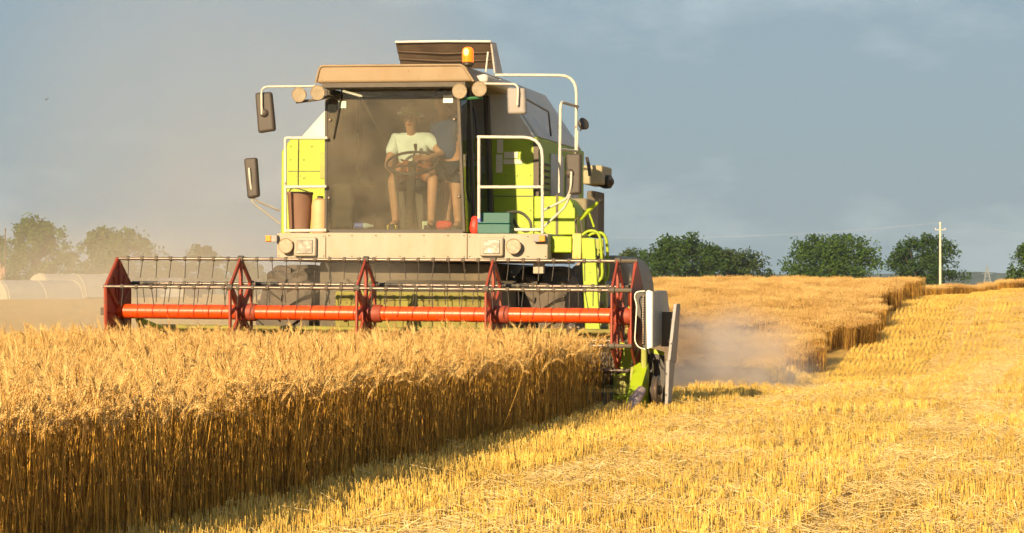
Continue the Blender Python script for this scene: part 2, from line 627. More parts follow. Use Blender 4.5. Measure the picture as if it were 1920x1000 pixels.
# ------------------------------------------------------------------ straw materials
def straw_mat(name, c0, c1, rough=0.6, trans=0.25, spec=0.3, lo=0.2, hi=0.8, ow=1.0):
    m = bpy.data.materials.new(name)
    m.use_nodes = True
    n = m.node_tree.nodes
    l = m.node_tree.links
    b = n['Principled BSDF']
    b.inputs['Roughness'].default_value = rough
    b.inputs['Specular IOR Level'].default_value = spec
    oi = n.new('ShaderNodeObjectInfo')
    g = n.new('ShaderNodeNewGeometry')
    nn = n.new('ShaderNodeTexNoise')
    nn.inputs['Scale'].default_value = 9.0
    nn.inputs['Detail'].default_value = 3.0
    l.new(g.outputs['Position'], nn.inputs['Vector'])
    ad = n.new('ShaderNodeMath')
    ad.operation = 'ADD'
    ow_ = n.new('ShaderNodeMapRange')
    ow_.inputs['To Min'].default_value = 0.5 - ow / 2
    ow_.inputs['To Max'].default_value = 0.5 + ow / 2
    l.new(oi.outputs['Random'], ow_.inputs['Value'])
    l.new(ow_.outputs[0], ad.inputs[0])
    l.new(nn.outputs['Fac'], ad.inputs[1])
    hv = n.new('ShaderNodeMath')
    hv.operation = 'MULTIPLY'
    hv.inputs[1].default_value = 0.5
    l.new(ad.outputs[0], hv.inputs[0])
    ri = n.new('ShaderNodeMath')
    ri.operation = 'ADD'
    l.new(g.outputs['Random Per Island'], ri.inputs[0])
    l.new(hv.outputs[0], ri.inputs[1])
    h2 = n.new('ShaderNodeMath')
    h2.operation = 'MULTIPLY'
    h2.inputs[1].default_value = 0.5
    l.new(ri.outputs[0], h2.inputs[0])
    r = n.new('ShaderNodeValToRGB')
    e = r.color_ramp.elements
    e[0].position = lo
    e[0].color = c0 + (1,)
    e[1].position = hi
    e[1].color = c1 + (1,)
    l.new(h2.outputs[0], r.inputs[0])
    l.new(r.outputs[0], b.inputs['Base Color'])
    tl = n.new('ShaderNodeBsdfTranslucent')
    l.new(r.outputs[0], tl.inputs[0])
    mx = n.new('ShaderNodeMixShader')
    mx.inputs[0].default_value = trans
    l.new(b.outputs[0], mx.inputs[1])
    l.new(tl.outputs[0], mx.inputs[2])
    l.new(mx.outputs[0], n['Material Output'].inputs[0])
    return m


STEM = straw_mat('wheat_stem', (0.11, 0.040, 0.004), (0.95, 0.53, 0.085), 0.42, 0.15, lo=.36, hi=.70)
EAR = straw_mat('wheat_ear', (0.54, 0.29, 0.075), (0.96, 0.68, 0.27), 0.6, 0.25, lo=.30, hi=.70)
LEAF = straw_mat('dry_wheat_leaf', (0.14, 0.065, 0.015), (0.55, 0.30, 0.07), 0.7, 0.3, lo=.3, hi=.75)
STUB = straw_mat('stubble_straw', (0.56, 0.30, 0.04), (0.97, 0.70, 0.18), 0.5, 0.15, ow=.25)
CHAFF = straw_mat('loose_straw', (0.72, 0.47, 0.15), (0.96, 0.77, 0.40), 0.55, 0.2)


# ------------------------------------------------------------------ scatter through instancing
def scatter(name, pts, rots, scls, idx, variants, label):
    """one mass: points carrying copies of a few stem models"""
    me = bpy.data.meshes.new(name)
    n = len(pts)
    me.vertices.add(n)
    me.vertices.foreach_set('co', np.asarray(pts, dtype=np.float32).ravel())
    a = me.attributes.new('rot', 'FLOAT_VECTOR', 'POINT')
    a.data.foreach_set('vector', np.asarray(rots, dtype=np.float32).ravel())
    a = me.attributes.new('scl', 'FLOAT_VECTOR', 'POINT')
    a.data.foreach_set('vector', np.asarray(scls, dtype=np.float32).ravel())
    a = me.attributes.new('idx', 'INT', 'POINT')
    a.data.foreach_set('value', np.asarray(idx, dtype=np.int32))
    o = bpy.data.objects.new(name, me)
    col.objects.link(o)
    cc = bpy.data.collections.new(name + '_models')
    for k, vm in enumerate(variants):
        vo = bpy.data.objects.new('%s_model_%02d' % (name, k), vm)
        cc.objects.link(vo)
    ng = bpy.data.node_groups.new(name + '_scatter', 'GeometryNodeTree')
    ng.interface.new_socket('Geometry', in_out='INPUT', socket_type='NodeSocketGeometry')
    ng.interface.new_socket('Geometry', in_out='OUTPUT', socket_type='NodeSocketGeometry')
    N = ng.nodes
    L = ng.links
    gi = N.new('NodeGroupInput')
    go = N.new('NodeGroupOutput')
    ip = N.new('GeometryNodeInstanceOnPoints')
    ci = N.new('GeometryNodeCollectionInfo')
    ci.inputs['Collection'].default_value = cc
    ci.inputs['Separate Children'].default_value = True
    ci.inputs['Reset Children'].default_value = True

    def attr(nm, typ):
        q = N.new('GeometryNodeInputNamedAttribute')
        q.data_type = typ
        q.inputs['Name'].default_value = nm
        return q.outputs['Attribute']
    L.new(gi.outputs[0], ip.inputs['Points'])
    L.new(ci.outputs[0], ip.inputs['Instance'])
    ip.inputs['Pick Instance'].default_value = True
    L.new(attr('idx', 'INT'), ip.inputs['Instance Index'])
    er = N.new('FunctionNodeEulerToRotation')
    L.new(attr('rot', 'FLOAT_VECTOR'), er.inputs[0])
    L.new(er.outputs[0], ip.inputs['Rotation'])
    L.new(attr('scl', 'FLOAT_VECTOR'), ip.inputs['Scale'])
    L.new(ip.outputs[0], go.inputs[0])
    md = o.modifiers.new('scatter', 'NODES')
    md.node_group = ng
    tag(o, label, None, None, 'stuff')
    return o


class Plant:
    def __init__(self):
        self.v, self.f, self.m = [], [], []

    def tri_tube(self, pts, r, mi, n=3, cap=False):
        o = len(self.v)
        k = len(pts)
        for i, p in enumerate(pts):
            rr = r[i] if isinstance(r, list) else r
            for j in range(n):
                a = 2 * math.pi * j / n + 0.4
                self.v.append((p[0] + rr * math.cos(a), p[1] + rr * math.sin(a), p[2]))
        for i in range(k - 1):
            for j in range(n):
                j2 = (j + 1) % n
                self.f.append((o + i * n + j, o + i * n + j2, o + (i + 1) * n + j2, o + (i + 1) * n + j))
                self.m.append(mi)
        if cap:
            self.f.append(tuple(o + (k - 1) * n + j for j in range(n)))
            self.m.append(mi)

    def bar(self, a, b, r, mi):
        a, b = Vector(a), Vector(b)
        t = (b - a).normalized()
        u = t.orthogonal().normalized() * r
        q = t.cross(u)
        o = len(self.v)
        for p in (a, b):
            for k in range(3):
                an = 2.0944 * k
                self.v.append(tuple(p + u * math.cos(an) + q * math.sin(an)))
        for k in range(3):
            k2 = (k + 1) % 3
            self.f.append((o + k, o + k2, o + 3 + k2, o + 3 + k))
            self.m.append(mi)

    def tri(self, a, b, c, mi):
        o = len(self.v)
        self.v += [tuple(a), tuple(b), tuple(c)]
        self.f.append((o, o + 1, o + 2))
        self.m.append(mi)

    def quad(self, a, b, c, d, mi):
        o = len(self.v)
        self.v += [tuple(a), tuple(b), tuple(c), tuple(d)]
        self.f.append((o, o + 1, o + 2, o + 3))
        self.m.append(mi)

    def grain(self, c, d, length, wid, mi):
        """a plump spikelet: six-sided bipyramid along d"""
        c = Vector(c)
        d = Vector(d).normalized()
        u = d.orthogonal().normalized()
        q = d.cross(u)
        o = len(self.v)
        self.v.append(tuple(c - d * length * 0.45))
        for k in range(4):
            a = math.pi * k / 2
            self.v.append(tuple(c + (u * math.cos(a) + q * math.sin(a)) * wid - d * length * 0.05))
        self.v.append(tuple(c + d * length * 0.55))
        for k in range(4):
            k2 = (k + 1) % 4
            self.f.append((o, o + 1 + k2, o + 1 + k))
            self.f.append((o + 5, o + 1 + k, o + 1 + k2))
            self.m += [mi, mi]

    def mesh(self, name, mats, smooth=True):
        me = bpy.data.meshes.new(name)
        me.from_pydata(self.v, [], self.f)
        for q in mats:
            me.materials.append(q)
        me.polygons.foreach_set('material_index', self.m)
        if smooth:
            me.polygons.foreach_set('use_smooth', [True] * len(self.f))
        me.update()
        return me


def wheat_stem(P, rnd, base, h, detail=True, thick=0.0026):
    az = rnd.uniform(0, 6.28)
    lean = rnd.uniform(0.0, 0.09)
    dx, dy = math.cos(az) * lean, math.sin(az) * lean
    pts = []
    for i in range(5):
        t = i / 4
        pts.append((base[0] + dx * h * t * t, base[1] + dy * h * t * t, base[2] + h * t))
    P.tri_tube(pts, [thick * 1.15, thick, thick, thick * 0.9, thick * 0.7], 0)
    # ear: continues the stem and nods over
    naz = az + rnd.uniform(-0.8, 0.8)
    nod = rnd.choice([0.1, 0.2, 0.3, 0.45, 0.6, 0.9, 1.5, 2.1]) * rnd.uniform(0.7, 1.1)
    el = rnd.uniform(0.085, 0.115)
    k = 12 if detail else 4
    p = Vector(pts[-1])
    for i in range(k):
        a = nod * (0.35 + 0.65 * i / (k - 1))
        d = Vector((math.sin(a) * math.cos(naz), math.sin(a) * math.sin(naz), math.cos(a)))
        step = el / k
        p = p + d * step
        side = d.cross(Vector((math.cos(naz + 1.2), math.sin(naz + 1.2), 0.2))).normalized() * (1 if i % 2 else -1)
        tap = 1.0 - 0.35 * abs(i / (k - 1) - 0.4)
        P.grain(p + side * 0.0030, d + side * 0.15, (0.024 if detail else 0.036) * tap, (0.0047 if detail else 0.0070) * tap, 1)
        for q in range(2 if detail else 1):
            ad = (d + side * rnd.uniform(0.1, 0.35) + Vector((rnd.gauss(0, .12), rnd.gauss(0, .12), rnd.gauss(0, .12)))).normalized()
            L = rnd.uniform(0.045, 0.075)
            wv = ad.orthogonal().normalized() * 0.0007
            P.tri(p + side * 0.004 + wv, p + side * 0.004 - wv, p + side * 0.004 + ad * L, 1)
    # dried leaves hanging on the stem
    for q in range(rnd.randint(1, 3) if detail else rnd.randint(0, 1)):
        t = rnd.uniform(0.12, 0.82)
        c = Vector((base[0] + dx * h * t * t, base[1] + dy * h * t * t, base[2] + h * t))
        la = rnd.uniform(0, 6.28)
        o = Vector((math.cos(la), math.sin(la), 0))
        s = Vector((-math.sin(la), math.cos(la), 0)) * rnd.uniform(0.002, 0.0045)
        L = rnd.uniform(0.05, 0.13)
        up = rnd.uniform(-0.3, 0.8)
        m1 = c + o * L * 0.35 + Vector((0, 0, L * 0.4 * up))
        e1 = c + o * L * 0.6 + Vector((0, 0, L * (0.2 * up - rnd.uniform(0.2, 0.7))))
        P.quad(c - s, c + s, m1 + s, m1 - s, 2)
        P.tri(m1 - s, m1 + s, e1, 2)


def wheat_models(n, seed):
    out = []
    for k in range(n):
        rnd = random.Random(seed + k)
        P = Plant()
        wheat_stem(P, rnd, (0, 0, 0), rnd.uniform(0.55, 0.66))
        out.append(P.mesh('wheat_plant', [STEM, EAR, LEAF]))
    return out


def wheat_patches(n, seed, size=0.6, count=165):
    out = []
    for k in range(n):
        rnd = random.Random(seed + k)
        P = Plant()
        for i in range(count):
            wheat_stem(P, rnd, (rnd.uniform(-size / 2, size / 2), rnd.uniform(-size / 2, size / 2), -0.04),
                       rnd.uniform(0.60, 0.70), False, 0.003)
        out.append(P.mesh('wheat_clump', [STEM, EAR, LEAF]))
    return out


def stubble_patches(n, seed, L=0.6, rows=4, sp=0.13, per=34, r=0.0023):
    out = []
    for k in range(n):
        rnd = random.Random(seed + k)
        P = Plant()
        for j in range(rows):
            x0 = (j - (rows - 1) / 2) * sp
            for i in range(per):
                x = x0 + rnd.gauss(0, 0.018)
                y = rnd.uniform(-L / 2, L / 2)
                h = rnd.uniform(0.075, 0.125) * (0.75 if rnd.random() < 0.15 else 1)
                lx, ly = rnd.gauss(0, 0.012), rnd.gauss(0, 0.012)
                rr = r * rnd.uniform(0.8, 1.3)
                P.tri_tube([(x, y, -0.03), (x + lx, y + ly, h)], rr, 0, cap=True)
            for i in range(6):
                x = x0 + rnd.gauss(0, 0.02)
                y = rnd.uniform(-L / 2, L / 2)
                a = rnd.uniform(0, 6.28)
                le = rnd.uniform(0.03, 0.08)
                z = rnd.uniform(0.02, 0.07)
                o = Vector((math.cos(a), math.sin(a), 0))
                s = Vector((-math.sin(a), math.cos(a), 0)) * 0.003
                c = Vector((x, y, z))
                e = c + o * le + Vector((0, 0, rnd.uniform(-0.03, 0.03)))
                P.quad(c - s, c + s, e + s * .4, e - s * .4, 0)
        for i in range(16):
            a = rnd.uniform(0, 6.28)
            le = rnd.uniform(0.04, 0.16)
            c = Vector((rnd.uniform(-.26, .26), rnd.uniform(-.3, .3), rnd.uniform(0.005, 0.10)))
            d = Vector((math.cos(a), math.sin(a), rnd.gauss(0, 0.25)))
            P.bar(c - d * le / 2, c + d * le / 2, 0.0019, 1)
        out.append(P.mesh('stubble_clump', [STUB, CHAFF]))
    return out


def straw_patches(n, seed, count=110, rad=0.38):
    out = []
    for k in range(n):
        rnd = random.Random(seed + k)
        P = Plant()
        for i in range(count):
            a = rnd.uniform(0, 6.28)
            rr = rad * math.sqrt(rnd.random())
            b = rnd.uniform(0, 6.28)
            c = Vector((rr * math.cos(b), rr * math.sin(b), rnd.uniform(0.06, 0.13) * (1 - 0.4 * rr / rad)))
            le = rnd.uniform(0.03, 0.15) * (1.7 if rnd.random() < .08 else 1)
            d = Vector((math.cos(a), math.sin(a), rnd.gauss(0, 0.22)))
            if rnd.random() < 0.3:
                s = d.cross(Vector((0, 0, 1))).normalized() * 0.0026
                P.quad(c - d * le / 2 - s, c - d * le / 2 + s, c + d * le / 2 + s, c + d * le / 2 - s, 0)
            else:
                P.bar(c - d * le / 2, c + d * le / 2, 0.0016, 0)
        out.append(P.mesh('straw_wisp', [CHAFF]))
    return out


ca, sa = math.cos(ALPHA), math.sin(ALPHA)


def lw(x, y):
    """harvester frame (sideways, rearward) to world, on the ground"""
    return CX + x * ca + y * sa, DC - x * sa + y * ca


EDGE = 2.55     # sideways position of the cut edge in the harvester frame


def build_fields():
    rs = np.random.RandomState(11)
    # ---- standing wheat before the header
    def strip(x0, x1, y0, y1, dens):
        n = int((x1 - x0) * (y1 - y0) * dens)
        return np.stack([rs.uniform(x0, x1, n), rs.uniform(y0, y1, n)], 1)
    P = np.concatenate([strip(EDGE - 0.45, EDGE, -16.5, 0.12, 400),
                        strip(EDGE - 2.2, EDGE - 0.45, -16.5, 0.12, 380),
                        strip(-3.4, EDGE - 2.2, -16.5, 0.12, 380)])
    # the edge wavers a little
    P[:, 0] += 0.20 * np.clip(-P[:, 1] / 14.0, 0, 1.2)
    keep = P[:, 0] < EDGE - 0.05 + 0.20 * np.clip(-P[:, 1] / 14.0, 0, 1.2) + 0.05 * np.sin(P[:, 1] * 2.1) + 0.03 * np.sin(P[:, 1] * 7.3 + 1)
    P = P[keep]
    X = CX + P[:, 0] * ca + P[:, 1] * sa
    Y = DC - P[:, 0] * sa + P[:, 1] * ca
    keep = (np.abs(X) < 0.225 * Y + 0.8) & (Y > 9.0)
    X, Y, P = X[keep], Y[keep], P[keep]
    n = len(X)
    Z = gz(X, Y)
    rot = np.stack([rs.normal(0, 0.055, n), rs.normal(0, 0.055, n), rs.uniform(0, 6.283, n)], 1)
    s = rs.normal(1.0, 0.055, n) + 0.03 * np.sin(X * 1.7 + Y * 0.6) + 0.02 * np.sin(Y * 2.3)
    s = np.clip(s, 0.8, 1.17)
    # tall stragglers and a few bent ones
    tall = rs.rand(n) < 0.05
    s[tall] *= 1.10
    bent = rs.rand(n) < 0.035
    rot[bent, 0] += rs.normal(0, 0.28, bent.sum())
    # pushed by the reel close to the cutter bar
    scatter('standing_wheat', np.stack([X, Y, Z], 1), rot, np.stack([s * 1.1, s * 1.1, s], 1), rs.randint(0, 14, n),
            wheat_models(14, 100), 'band of ripe standing wheat in front of the reel')
    # ---- uncut wheat on the rise behind
    pts, rots, scl, idx = [], [], [], []
    def right_edge(y):
        return float(np.interp(y, [56, 60, 72, 76, 86, 95], [5.7, 6.6, 10.25, 11.05, 13.3, 15.6])) + 0.18 * math.sin(y * 1.7) + 0.12 * math.sin(y * 4.1)
    for ci in range(26):
        off = 0.5 * ci + 0.2 * (ci // 5)
        y = 55.5 + 0.35 * off + rs.uniform(-.4, .4)
        while y < 93:
            x = right_edge(y) - 0.35 - off
            gap = x < 1.0
            # lodged hollows on the slope
            yy = y + 0.9 * math.sin(off * 1.9) + 0.6 * math.sin(off * 4.3 + 1)
            if off < 4.2 and 66.5 < yy < 69.6 and math.sin(off * 3.3 + .6) > -0.55:
                gap = True
            if 3.2 < off < 6.8 and 69.0 < yy < 71.2:
                gap = True
            if off < 0.4 and math.sin(y * 1.3) > 0.6:
                gap = True
            if not gap:
                pts.append((x + rs.uniform(-.06, .06), y, 0))
                rots.append((rs.normal(0, .05), rs.normal(0, .05), rs.uniform(0, 6.283)))
                q = rs.normal(1.0, 0.05) + 0.05 * math.sin(y * 0.8 + off)
                scl.append((1.05, 1.05, q))
                idx.append(rs.randint(0, 6))
            y += 0.52
    # strip of wheat beyond the crest
    for x in np.arange(15.5, 24.5, 0.5):
        for y in np.arange(103.0, 106.5, 0.55):
            if rs.rand() < 0.08:
                continue
            pts.append((x + rs.uniform(-.1, .1), y + 0.4 * math.sin(x * 1.1), 0))
            rots.append((0, 0, rs.uniform(0, 6.28)))
            q = rs.normal(1.0, 0.06) + 0.10 * math.sin(x * 2.2)
            scl.append((1.1, 1.1, q))
            idx.append(rs.randint(0, 6))
    pts = np.array(pts)
    pts[:, 2] = gz(pts[:, 0], pts[:, 1])
    scatter('uncut_wheat', pts, rots, scl, idx, wheat_patches(6, 300), 'uncut wheat standing on the rise behind the harvester')
    # ---- stubble rows right of the edge
    pts, rots, scl, idx = [], [], [], []
    for xl in np.arange(EDGE + 0.30 - 6 * 0.52, EDGE + 11.0, 0.52):
        yl = -19.0 + rs.uniform(0, .5)
        while yl < 71:
            x, y = lw(xl, yl)
            inblock = y > 56.5 and x < float(np.interp(y, [56, 60, 72, 76, 86, 95], [5.7, 6.6, 10.25, 11.05, 13.3, 15.6])) - .05
            if xl < EDGE + 0.1 and y < 44:
                yl += 0.5
                continue
            x += rs.uniform(-.05, .05)
            if y > 8.5 and abs(x) < 0.24 * y + 2.5 and y < 96 and not inblock:
                pts.append((x, y, 0))
                fl_ = rs.randint(0, 2)
                slope = math.atan((float(gz(x, y + .3)) - float(gz(x, y - .3))) / .6)
                rots.append((slope * (1 - 2 * fl_) + rs.normal(0, .02), rs.normal(0, .02), fl_ * math.pi - ALPHA))
                q = rs.normal(1.0, 0.10) + 0.12 * math.sin(x * 2.3) * math.sin(y * 1.1)
                if abs(xl - EDGE - 1.35) < .27 or abs(xl - EDGE - 3.45) < .27:
                    q *= .70          # pressed down by the wheels of the last pass
                scl.append((1.0, 1.0, q))
                idx.append(rs.randint(0, 8))
            yl += rs.uniform(.42, .6)
    # narrow first row under the standing edge
    pts = np.array(pts)
    pts[:, 2] = gz(pts[:, 0], pts[:, 1])
    scatter('stubble', pts, rots, scl, idx, stubble_patches(8, 500), 'cut wheat stubble in rows beside the standing crop')
    # ---- loose straw in swaths
    pts, rots, scl, idx = [], [], [], []
    for i in range(1900):
        yl = rs.uniform(-16, 60)
        xl = EDGE + 0.5 + rs.choice([rs.normal(1.3, 0.35), rs.normal(2.9, 0.5), rs.uniform(0.1, 5.5)], p=[.38, .34, .28])
        x, y = lw(xl, yl)
        if xl < EDGE + 0.45 or y < 10.5 or abs(x) > 0.24 * y + 2.0 or (y > 50 and edge_u(x, y) < 1.6):
            continue
        pts.append((x, y, 0))
        rots.append((rs.normal(0, .05), rs.normal(0, .05), rs.uniform(0, 6.28)))
        q = rs.uniform(0.5, 1.15)
        scl.append((q, q, rs.uniform(0.7, 1.25)))
        idx.append(rs.randint(0, 6))
    pts = np.array(pts)
    pts[:, 2] = gz(pts[:, 0], pts[:, 1]) - 0.01
    scatter('loose_straw', pts, rots, scl, idx, straw_patches(6, 700), 'pale loose straw strewn over the stubble')


build_fields()

# ------------------------------------------------------------------ combine harvester
H = thing('combine_harvester', 'lime green and cream combine harvester with glazed cab driving through the wheat', 'harvester', (0, 0, 0), M)


def rect(px0, py0, px1, py1, y0, y1):
    """box whose front face is a measured rectangle at depth y0, reaching back to y1"""
    a = loc(px0, (py0 + py1) / 2, y0)
    b = loc(px1, (py0 + py1) / 2, y0)
    t = loc((px0 + px1) / 2, py0, y0).z
    u = loc((px0 + px1) / 2, py1, y0).z
    return MB().b2((a.x, y0, u), (b.x, y1, t))


def poly(pxs, y0, dy):
    return MB().ext([loc(x, y, y0) for x, y in pxs], (0, dy, 0))


YF = 2.55            # front fascia
YC = 2.72            # windscreen
YB = 4.20            # front of the body behind the cab
fz_top = loc(770, 437, YF).z
# --- body, tank
zb0, zb1 = loc(770, 446, YB).z, loc(770, 258, YB).z
xl, xr = loc(527, 350, YB).x, loc(1006, 350, YB).x
YE = 7.3
body = MB().ext([(xl, YB, zb0), (xr, YB, zb0), (xr, YB, zb1), (xl + .12, YB, zb1), (xl, YB, zb1 - .16)], (0, YE - YB, 0)).build('body', LIME, H, bevel=.015)
# darker service panels and vent slats along the flank
fl = MB()
for yy in (5.0, 6.0):
    fl.b2((xr + .001, yy, zb0 + .5), (xr + .022, yy + .8, zb1 - .15))
fl.build('flank_panel', TANKS, body, bevel=.006)
slat = MB().box((0, 0, 0), (.03, .5, .018), (0, R_(35), 0)).mesh('vent_slat', DARK, False)
for i in range(9):
    inst(slat, 'vent_slat', body, (xr + .018, 4.62, zb1 - .30 - i * .075))
pl = poly([(1000, 262), (1010, 262), (1010, 440), (1000, 440)], YB - .02, .05).build('hinge_strip', DARK, body)
for k, (a, b, c, d) in enumerate([(932, 262, 943, 287), (930, 290, 942, 324), (945, 285, 971, 297), (944, 299, 979, 308)]):
    rect(a, b, c, d, YB - .012, YB - .001).build('decal', LABELM, body)
hin = MB().box((0, 0, 0), (.02, .02, .035)).mesh('hinge', DARK, False)
for i in range(14):
    inst(hin, 'hinge', body, loc(920, 270 + i * 12, YB - .012))

tl = [loc(x, y, YB) for x, y in [(563, 259), (1003, 259), (925, 141), (668, 141)]]
tk = MB().ext(tl, (0, 3.05, 0)).build('grain_tank', TANK, H, bevel=.01)
# sloped flank sheet of the tank, set proud
a, b = tl[1], tl[2]
nrm = Vector((b.z - a.z, 0, a.x - b.x)).normalized()
if nrm.x < 0:
    nrm = -nrm
q0, q1 = a + (b - a) * .02, a + (b - a) * .97
MB().ext([q0 + nrm * .003 + Vector((0, .16, 0)), q1 + nrm * .003 + Vector((0, .16, 0)),
          q1 + nrm * .003 + Vector((0, 3.0, 0)), q0 + nrm * .003 + Vector((0, 3.0, 0))], nrm * .02).build('tank_flank', TANKS, tk, bevel=.006)
MB().tube([q0 + nrm * .03 + Vector((0, .9, .05)), q0 + nrm * .06 + Vector((0, .6, .30)), q1 + nrm * .03 + Vector((0, .4, -.1))], .012).build('cable', BLACK, tk)
# raised tank extension: a big dark sheet with wing and stay
e0 = [loc(752, 126, 4.75), loc(926, 130, 4.75), loc(919, 79, 4.45), loc(741, 79, 4.45)]
ex = MB().ext(e0, (0, .03, .012)).build('tank_extension', TARP, tk, bevel=.004)
MB().ext([e0[2], e0[1] + Vector((0, 0, -.05)), loc(942, 140, 5.35), loc(939, 136, 5.35), e0[2] + Vector((.0, .25, .01))], (.02, 0, 0)).build('extension_wing', TANKS, ex)
for t in (.33, .62):
    p = e0[0] + (e0[3] - e0[0]) * t
    q = e0[1] + (e0[2] - e0[1]) * t
    MB().tube([p + Vector((0, -.012, 0)), (p + q) / 2 + Vector((0, -.014, -.02)), q + Vector((0, -.012, 0))], .009).build('sheet_rib', TARP, ex)
MB().tube([loc(741, 79, 4.43), loc(830, 77.5, 4.43), loc(920, 78, 4.43)], .014).build('rim', TANKS, ex)
MB().tube([loc(915, 98, 4.4), loc(911, 135, 4.3)], .011).build('stay', RAIL, ex)

# --- fascia with lamps
MB().b2((loc(611, 460, YF).x, YF, loc(740, 486, YF).z), (loc(876, 460, YF).x, YF + .25, fz_top)).build('front_panel', CREAM, H, bevel=.012)
fl_l = rect(519, 438, 610.5, 485, YF + .015, YF + .25).build('front_panel', CREAM, H, bevel=.01)
fl_r = rect(876.5, 439, 1027, 486.5, YF + .015, YF + .25).build('front_panel', CREAM, H, bevel=.01)


def head_rect(px, py, w_, h_, par):
    r = rect(px - w_, py - h_, px + w_, py + h_, YF - .05, YF + .014).build('headlight', CREAM, par, bevel=.02, seg=3)
    rect(px - w_ + 6, py - h_ + 5, px + w_ - 6, py + h_ - 5, YF - .062, YF - .0505).build('lens', RECTL, r, bevel=.012)


def round_lamp(px, py, yl, rad, par, name='round_lamp', tilt=(0, -1, -.05), deep=.09):
    p = loc(px, py, yl)
    ax = Vector(tilt).normalized()
    o = MB().lathe([(.02, -deep), (rad * .55, -deep * .9), (rad * .9, -deep * .4), (rad, 0), (rad * 1.04, .008), (rad * 1.0, .016), (rad * .91, .014), (rad * .9, -.036), (.004, -.040)], p, ax, 20).build(name, CREAMR, par)
    prof = [(rad * .9, .0125), (rad * .75, -.008), (rad * .5, -.024), (rad * .25, -.034), (.002, -.036)]
    MB().lathe(prof, p, ax, 20).build('lens', LENS, o)
    MB().lathe([(.002, -.016), (.016, -.010), (.020, 0), (.014, .012), (.002, .018)], p - ax * .012 + Vector((0, 0, -rad * .28)), ax, 12).build('highlight_bead', CHROME, o)  # chrome bead added to catch a highlight low in the dish
    return o


head_rect(571, 463, 21, 18, fl_l)
head_rect(921, 463, 22, 18, fl_r)
round_lamp(536, 461, YF - .07, .085, fl_l, 'headlight')
round_lamp(963, 462, YF - .07, .085, fl_r, 'headlight')
for px0, px1, am0, am1, par in ((497, 519, 497, 508, fl_l), (1000, 1022, 1010, 1022, fl_r)):
    ind = rect(px0, 441, px1, 454, YF - .06, YF + .012).build('indicator', GREYPL, par, bevel=.006)
    rect(am0 + .5, 442, am1 - .5, 453, YF - .075, YF - .0605).build('amber_lens', AMBER, ind, bevel=.006)
bolt_m = MB().lathe([(.0075, 0), (.0075, .004), (.004, .007)], (0, 0, 0), (0, -1, 0), 8).mesh('bolt', DARK)
for px in (617, 660, 705, 750, 795, 840, 870):
    inst(bolt_m, 'bolt', H, loc(px, 442, YF))
    inst(bolt_m, 'bolt', H, loc(px, 481, YF))
for px in (523, 607):
    for py in (443, 480):
        inst(bolt_m, 'bolt', fl_l, loc(px, py, YF + .015))
for px in (881, 945, 990, 1023):
    for py in (444, 481):
        inst(bolt_m, 'bolt', fl_r, loc(px, py, YF + .015))
for px, py in ((948, 330), (970, 330), (995, 330), (948, 395), (995, 395), (995, 270), (948, 425), (995, 425)):
    inst(bolt_m, 'bolt', body, loc(px, py, YB))
for px, py in ((545, 275), (585, 275), (545, 300), (570, 300), (605, 300), (570, 335)):
    inst(bolt_m, 'bolt', body, loc(px, py, YB))
MB().b2(loc(926, 369, YB - .004), loc(1000, 367.4, YB + .01)).build('panel_seam', DARK, body)
MB().b2(loc(540, 322, YB - .004), loc(640, 320.8, YB + .01)).build('panel_seam', DARK, body)
rect(600, 285, 612, 335, YB - .012, YB - .001).build('panel_patch', LIMED, body)
# deck
xa, xb = loc(519, 437, YF).x, loc(1027, 437, YF).x
MB().b2((xa, YF + .02, fz_top - .05), (xb, YB + .1, fz_top - .004)).build('deck', CREAM, H, bevel=.008)
MB().b2((xa, YF + .251, fz_top - .32), (xb, YB, fz_top - .06)).build('deck_frame', CHASSIS, H)

# --- under the deck
xw0, xw1 = loc(600, 560, 3.2).x, loc(945, 560, 3.2).x
MB().b2((xw0 + .05, 3.0, .55), (xw1 - .05, YE - .5, fz_top - .33)).build('chassis', CHASSIS, H, bevel=.02)
MB().tube([(loc(540, 560, 3.6).x, 3.6, .74), (loc(1010, 560, 3.6).x, 3.6, .74)], .16, 14).build('axle', CHASSIS, H)
fa0, fa1 = loc(626, 560, 1.05).x, loc(914, 560, 1.05).x
fh = MB().b2((fa0, 1.10, .2), (fa1, 1.24, 1.19)).build('feeder_house', FEEDM, H, bevel=.015)
MB().b2((fa0 + .04, 1.085, 1.10), (fa1 - .04, 1.099, 1.17)).build('feeder_lip', FEEDM, fh)
MB().loft([(fa0 + .05, 1.245, .28), (fa1 - .05, 1.245, .28), (fa1 - .05, 1.245, 1.10), (fa0 + .05, 1.245, 1.10)],
          [(fa0 + .1, 3.0, .85), (fa1 - .1, 3.0, .85), (fa1 - .1, 3.0, 1.32), (fa0 + .1, 3.0, 1.32)]).build('feeder_tunnel', CHASSIS, fh)
MB().tube([loc(640, 595, 1.0), loc(700, 520, 2.4)], .025).build('hydraulic_hose', LIMED, fh)
MB().tube(rpath([loc(600, 600, 1.2), loc(615, 560, 1.6), loc(622, 520, 2.2), loc(612, 495, 2.5)], .3), .012).build('hydraulic_hose', RUBHOSE, fh)
# struts hanging below the fascia
MB().b2(loc(1000, 486, 2.8) + Vector((0, 0, -.16)), loc(1022, 486, 2.9)).build('bracket', CREAM, H)

